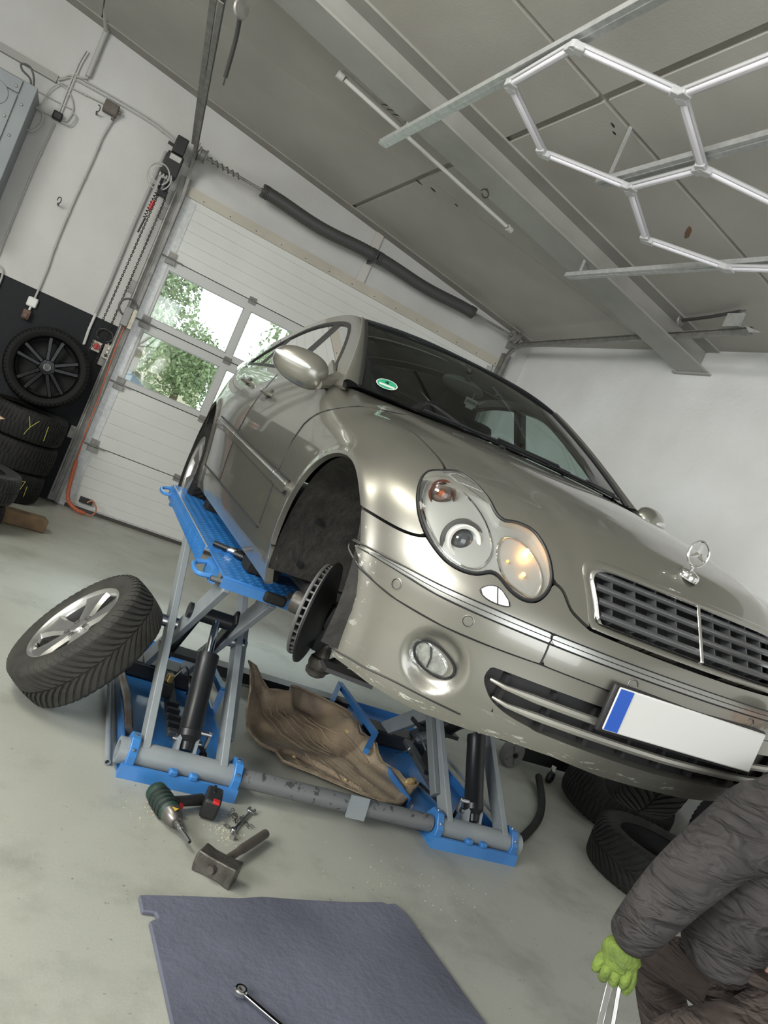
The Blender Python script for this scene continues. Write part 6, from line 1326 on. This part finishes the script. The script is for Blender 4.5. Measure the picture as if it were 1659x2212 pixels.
# ================================================================ the crouching person
def skin_obj(name,verts,edges,radii,m,parent,root=0,sub=2):
    me=bpy.data.meshes.new(name); me.from_pydata([tuple(map(float,v)) for v in verts],edges,[]); o=bpy.data.objects.new(name,me); COL.objects.link(o); me.materials.append(m)
    o.modifiers.new('skin','SKIN').use_smooth_shade=True
    for i,sv in enumerate(me.skin_vertices[0].data):
        r=radii[i]; sv.radius=(r,r) if not hasattr(r,'__len__') else r; sv.use_root=(i==root)
    s_=o.modifiers.new('sub','SUBSURF'); s_.levels=sub; s_.render_levels=sub
    if parent is not None: o.parent=parent
    return o
def cloth(name,c1,c2):
    m=mat(name,c1,.85,0,c2,5); nt=m.node_tree; b=nt.nodes['Principled BSDF']; tc=nt.nodes.new('ShaderNodeTexCoord'); mp=nt.nodes.new('ShaderNodeMapping'); mp.inputs['Rotation'].default_value=(.5,.9,.3); mp.inputs['Scale'].default_value=(5,5,16)
    n=nt.nodes.new('ShaderNodeTexNoise'); n.inputs['Scale'].default_value=1.1; n.inputs['Detail'].default_value=3; n.inputs['Distortion'].default_value=1.2; bp=nt.nodes.new('ShaderNodeBump'); bp.inputs['Strength'].default_value=1; bp.inputs['Distance'].default_value=.07
    nt.links.new(tc.outputs['Object'],mp.inputs[0]); nt.links.new(mp.outputs[0],n.inputs[0]); nt.links.new(n.outputs['Fac'],bp.inputs['Height']); nt.links.new(bp.outputs['Normal'],b.inputs['Normal']); return m
m_jacket=cloth('jacket_charcoal',(.038,.034,.035),(.058,.052,.052)); m_trous=cloth('trousers_brown',(.050,.038,.034),(.072,.055,.048))
m_skin=mat('skin',(.45,.28,.21),.5); PB=np.array([2.05,1.10,0])
J=dict(pel=(2.09,1.04,.58),bel=(2.03,1.12,.74),che=(1.99,1.23,.91),nek=(2.12,1.20,1.10),hea=(2.20,1.19,1.20),crn=(2.23,1.18,1.32),
 sr=(1.845,1.20,1.005),er=(1.635,1.160,.845),wr=(1.632,1.225,.625),hr=(1.632,1.232,.565),
 sl=(2.22,1.28,1.01),el=(2.48,1.15,.82),wl=(2.50,1.32,.70),hl=(2.50,1.38,.68),
 hir=(1.98,1.00,.55),kr=(1.69,1.085,.47),ar=(1.90,.98,.09),tr=(1.78,1.03,.03),
 hil=(2.19,1.09,.55),kl=(2.02,1.44,.48),al=(2.20,1.22,.09),tl=(2.12,1.33,.03))
J={k:np.array(v)-PB for k,v in J.items()}
def chain_obj(name,keys,links,rad,m,parent,extra=None,**kw):
    idx={k:i for i,k in enumerate(keys)}; return skin_obj(name,[J[k] for k in keys],[(idx[a],idx[b]) for a,b in links],[rad[k] for k in keys],m,parent,**kw)
links=[('pel','bel'),('bel','che'),('che','nek'),('nek','hea'),('hea','crn'),('che','sr'),('sr','er'),('er','wr'),('wr','hr'),('che','sl'),('sl','el'),('el','wl'),('wl','hl'),('pel','hir'),('hir','kr'),('kr','ar'),('ar','tr'),('pel','hil'),('hil','kl'),('kl','al'),('al','tl')]
keys=list(J); rb=dict(pel=.09,bel=.10,che=.13,nek=.055,hea=.085,crn=.075,sr=.06,er=.043,wr=.030,hr=.03,sl=.06,el=.043,wl=.03,hl=.035,hir=.07,kr=.055,ar=.04,tr=.03,hil=.08,kl=.055,al=.04,tl=.03)
person=chain_obj('person',keys,links,rb,m_skin,None); person.location=PB; tag(person,'person in dark work clothes and green glove crouching before the car nose with a spanner','person')
# jacket: torso with hanging hem, both sleeves
J['hemf']=np.array((1.835,1.13,.60))-PB; J['hemb']=np.array((2.14,1.02,.60))-PB; J['cuf']=np.array((1.632,1.227,.612))-PB; J['mid']=np.array((1.74,1.180,.935))-PB; J['fa']=np.array((1.628,1.19,.745))-PB; J['chf']=np.array((1.90,1.20,.80))-PB; J['cul']=np.array((2.50,1.31,.71))-PB
jk_=['che','chf','bel','hemf','hemb','nek','sr','mid','er','fa','cuf','sl','el','cul']
rj=dict(che=.185,chf=.15,bel=.19,hemf=.095,hemb=.16,nek=.085,sr=.105,mid=.088,er=.080,fa=.072,cuf=.058,sl=.10,el=.075,cul=.055)
jacket=chain_obj('jacket',jk_,[('che','bel'),('che','chf'),('chf','hemf'),('bel','hemb'),('che','nek'),('che','sr'),('sr','mid'),('mid','er'),('er','fa'),('fa','cuf'),('che','sl'),('sl','el'),('el','cul')],rj,m_jacket,person)
trous=chain_obj('trousers',['pel','hir','kr','ar','hil','kl','al'],[('pel','hir'),('hir','kr'),('kr','ar'),('pel','hil'),('hil','kl'),('kl','al')],dict(pel=.175,hir=.125,kr=.088,ar=.065,hil=.115,kl=.085,al=.065),m_trous,person)
for s_,a_k,t_k in(('r','ar','tr'),('l','al','tl')):
    A_=J[a_k]; T_=J[t_k]; d_=nrm((T_-A_)*np.array([1,1,0])); MB().sphere((A_+d_*.07)*np.array([1,1,0])+np.array([0,0,.045]),(.135,.052,.045),16,10,np.column_stack([d_,np.cross([0,0,1],d_),[0,0,1]])).build('work_shoe',m_black,person,smooth=180)
MB().sphere(J['crn']+np.array([.0,.0,.01]),(.088,.098,.075),16,10).build('hair',mat('hair_dark',(.02,.015,.012),.7),person,smooth=180)
hc=J['hea']; fd_=nrm(np.array([-.75,.6,-.2])); sd_=nrm(np.cross([0,0,1],fd_))
for q in(-1,1): MB().sphere(hc+fd_*.082+sd_*.032*q+np.array([0,0,.03]),.012,10,6).build('eye',m_white,person); MB().sphere(hc+sd_*.088*q,(.02,.015,.032),10,6).build('ear',m_skin,person)
MB().sphere(hc+fd_*.095,(.014,.014,.022),10,6).build('nose',m_skin,person); MB().sphere(hc+fd_*.085-np.array([0,0,.04]),(.014,.02,.006),10,6).build('mouth',mat('lips',(.35,.15,.13),.5),person)
# green glove closed on the spanner
m_glove=mat('green_glove',(.21,.30,.055),.85,0,(.10,.145,.035),26,.5,120,lo=.40,hi=.72); m_gdark=mat('glove_dark_palm',(.10,.13,.06),.85,0,(.16,.21,.07),25)
w0=np.array((1.632,1.226,.625))-PB; ax_d=nrm(np.array((1.618,1.176,.425))-np.array((1.642,1.225,.545)))      # spanner direction
hand=np.array((1.632,1.228,.580))-PB
view=nrm(-(hand+PB-np.array([0,0,HC]))); sidew=nrm(np.cross(view,[0,0,1])); sidew=-sidew   # sidew: towards picture right
fwd=view
gv=[w0,w0*.5+hand*.5,hand,hand+np.array([0,0,-.035])+sidew*.012]; gr=[.038,.047,.050,.040]
ge=[(0,1),(1,2),(2,3)]
# four fingers curling round the shaft (from the knuckles over the front and back under)
for q in range(4):
    base=hand+np.array([0,0,-.012-.0*q])+sidew*(-.034+.0225*q)+fwd*.010; ln=(.82,1.0,.95,.75)[q]
    n0=len(gv); p1=base+np.array([0,0,-.030*ln])+fwd*.014; p2=p1+np.array([0,0,-.022*ln])-fwd*.010; p3=p2-fwd*.018+np.array([0,0,.004])
    gv+=[base,p1,p2,p3]; gr+=[.0135,.0135,.0125,.0105]; ge+=[(2,n0),(n0,n0+1),(n0+1,n0+2),(n0+2,n0+3)]
n0=len(gv); tb=hand+sidew*.036+np.array([0,0,.0]); gv+=[tb,tb+sidew*.012+np.array([0,0,-.034])+fwd*.004,tb+sidew*.006+np.array([0,0,-.066])+fwd*.0]; gr+=[.015,.0135,.011]; ge+=[(2,n0),(n0,n0+1),(n0+1,n0+2)]
skin_obj('work_glove',gv,ge,gr,m_glove,person)
# held spanners
hs=thing('held_spanner','bright spanner held in the green glove, pointing down to the floor','spanner',tuple(hand+PB)); hb=hand+PB
a=hand+np.array([0,0,-.010])+sidew*-.002-hand; MB().bar(a,a+ax_d*.26,.016,.007,tuple(fwd)).build('shaft',m_chrome,hs,bevel=.002)
MB().lathe([(.010,-.006),(.010,.006),(.018,.006),(.018,-.006),(.010,-.006)],a+ax_d*.27,fwd,24).build('ring_end',m_chrome,hs)
hs2=thing('held_ratchet_spanner','second shorter ratchet spanner held beside the bright one in the green glove','spanner',tuple(hand+PB))
b=a+sidew*.020+fwd*-.008; b1=b+nrm(ax_d+sidew*.06)*.165; MB().bar(b,b1-nrm(b1-b)*.014,.011,.006,tuple(fwd)).build('shaft',m_steel,hs2,bevel=.002); MB().lathe([(.009,-.006),(.009,.006),(.017,.006),(.017,-.006),(.009,-.006)],b1,fwd,24).build('ring_end',m_steel,hs2)
# ================================================================ outside the door
m_leaf=mat('leaf_green',(.15,.20,.10),.6,0,(.25,.30,.17),3); m_leaf2=mat('leaf_pale',(.22,.27,.16),.6,0,(.32,.37,.24),3); m_bark=mat('bark',(.12,.09,.07),.9)
struct(MB().box2((-25,YW+.26,-.12),(40,11.0,-.02)).build('trim_1',mat('asphalt',(.22,.22,.22),.9)))
g=MB().box2((-25,11.0,-.12),(40,60,-.01)).build('lawn',mat('lawn_green',(.20,.27,.11),.9,0,(.27,.33,.17),2)); tag(g,'sunlit green lawn outside beyond the door windows','lawn'); g['kind']='stuff'
def tree(label,x,y,h,r,m,seed,low=.38):
    rg=np.random.default_rng(seed); t=thing('tree',label,'tree',(x,y,-.01),group='trees outside the door')
    MB().tube([(0,0,0),(.03,.02,h*.3),(.0,0,h*.62)],[.13,.10,.06],10).build('trunk',m_bark,t)
    n=6500; u=rg.normal(size=(n,3)); u/=np.linalg.norm(u,axis=1)[:,None]; rad=rg.random(n)**.4; C_=np.array([0,0,h*(low+.5*(1-low))]); P=C_+u*rad[:,None]*np.array([r,r,h*(1-low)*.5])*(1+.18*np.sin(u[:,0:1]*7+u[:,2:3]*9))
    mb=MB(); vs=[]; fs=[]
    for i in range(n):
        s_=(.03+.035*rg.random())*(1 if r<1.2 else 1.5); a=rg.normal(size=3); a/=np.linalg.norm(a); b=np.cross(a,rg.normal(size=3)); b/=np.linalg.norm(b); k=len(vs); p=P[i]; vs+=[p-a*s_,p+b*s_*.5,p+a*s_,p-b*s_*.5]; fs.append((k,k+1,k+2,k+3))
    me=bpy.data.meshes.new('crown'); me.from_pydata(vs,[],fs); c=link('crown',me,m,t,smooth=0); c['kind']='stuff'
tree('big leafy tree seen in the left upper door window',1.20,14.5,5.2,.80,m_leaf,1,.33)
tree('low spreading tree seen in the left lower door window',2.45,17.0,2.75,1.1,m_leaf,2,.40)
tree('pale tree behind the white poles in the second upper door window',5.4,18.0,6.5,1.6,m_leaf2,3,.25)
tree('pale tree at the far left beyond the parked car',-.6,19.0,5.0,2.0,m_leaf2,4,.2)
tree('dark tree right of the white poles beyond the door',9.6,22.0,7.0,2.2,m_leaf,5,.25)
for i,(x,y) in enumerate(((3.62,15.0),(4.35,15.0))): tag(MB().cyl((x,y,0),(x,y,7),.05,n=10).build('flag_pole',m_white),('white pole nearer the door mullion outside','white pole farther from the door mullion outside')[i],'pole','white poles outside')
tag(MB().box((-1.5,26,1.31),(12,.4,2.6)).build('far_wall',mat('far_beige',(.50,.44,.36),.9)),'long beige building wall far behind the parked car','building')
sg_=thing('banner_sign','white and dark banner sign standing on the lawn beside the door mullion','sign',(2.62,13.0,0)); MB().box((0,0,1.75),(.42,.04,.75)).build('white_panel',m_white,sg_); MB().box((-.02,0,.95),(.46,.04,.80)).build('dark_panel',mat('sign_dark',(.10,.11,.14),.6),sg_); MB().box((.0,0,.25),(.05,.04,.6)).build('sign_leg',m_white,sg_)
for q in range(6): MB().box((-.22,-.001,.65+.13*q),(.10+.04*(q%2),.045,.05)).build('sign_bar',m_white,sg_)
fc=thing('lawn_fence','dark post and wire fence standing on the lawn outside the door','fence',(4.0,15.5,0))
for q in range(7): MB().cyl((-2.4+.8*q,0,0),(-2.4+.8*q,0,1.05),.025,n=8).build('fence_post',mat('post_dark',(.05,.06,.05),.7),fc)
for z in(.4,.9): MB().cyl((-2.4,0,z),(2.4,0,z),.008,n=6).build('fence_wire',mat('post_dark',(.05,.06,.05),.7),fc)
# parked white car
pc=thing('parked_car','white parked car partly seen through the lower left door window','car',(.35,10.4,0)); mpc=mat('parked_white',(.70,.72,.74),.3,coat=.5); body=[(-2.1,.35),(-2.15,.7),(-1.95,.92),(-1.2,1.0),(-.5,1.42),(.15,1.46),(.6,1.36),(1.25,1.0),(1.75,.88),(1.95,.62),(1.9,.32)]
def bodyf(u,v):
    i=u*(len(body)-1); k=min(int(i),len(body)-2); f=i-k; x=body[k][0]*(1-f)+body[k+1][0]*f; z=body[k][1]*(1-f)+body[k+1][1]*f; w=.86-.22*max(0,(z-.95)/.5); return np.array([x,w*(2*v-1),z])
sh_=MB().grid(bodyf,40,8).build('bonnet_and_roof',mpc,pc,smooth=60)
for s_ in(-1,1): MB().prism([(x,z) for x,z in body if z<1.05]+[], (0,s_*.86,0),(1,0,0),(0,0,1),(0,-s_,0),.03).build('side_panel',mpc,pc); MB().prism([(-1.1,.99),(-.45,1.38),(.15,1.42),(.55,1.32),(1.1,1.0)],(0,s_*.80,0),(1,0,0),(0,0,1),(0,-s_*.1,0),.3).build('side_glass',mat('parked_glass',(.10,.12,.14),.1),pc)
for x in(-1.3,1.25):
    for s_ in(-1,1): MB().lathe([(.18,-.1),(.31,-.1),(.32,0),(.31,.1),(.18,.1),(0,.05)],(x,s_*.80,.31),(0,s_,0),28).build('parked_wheel',m_rubber,pc)
bpy.context.view_layer.update()
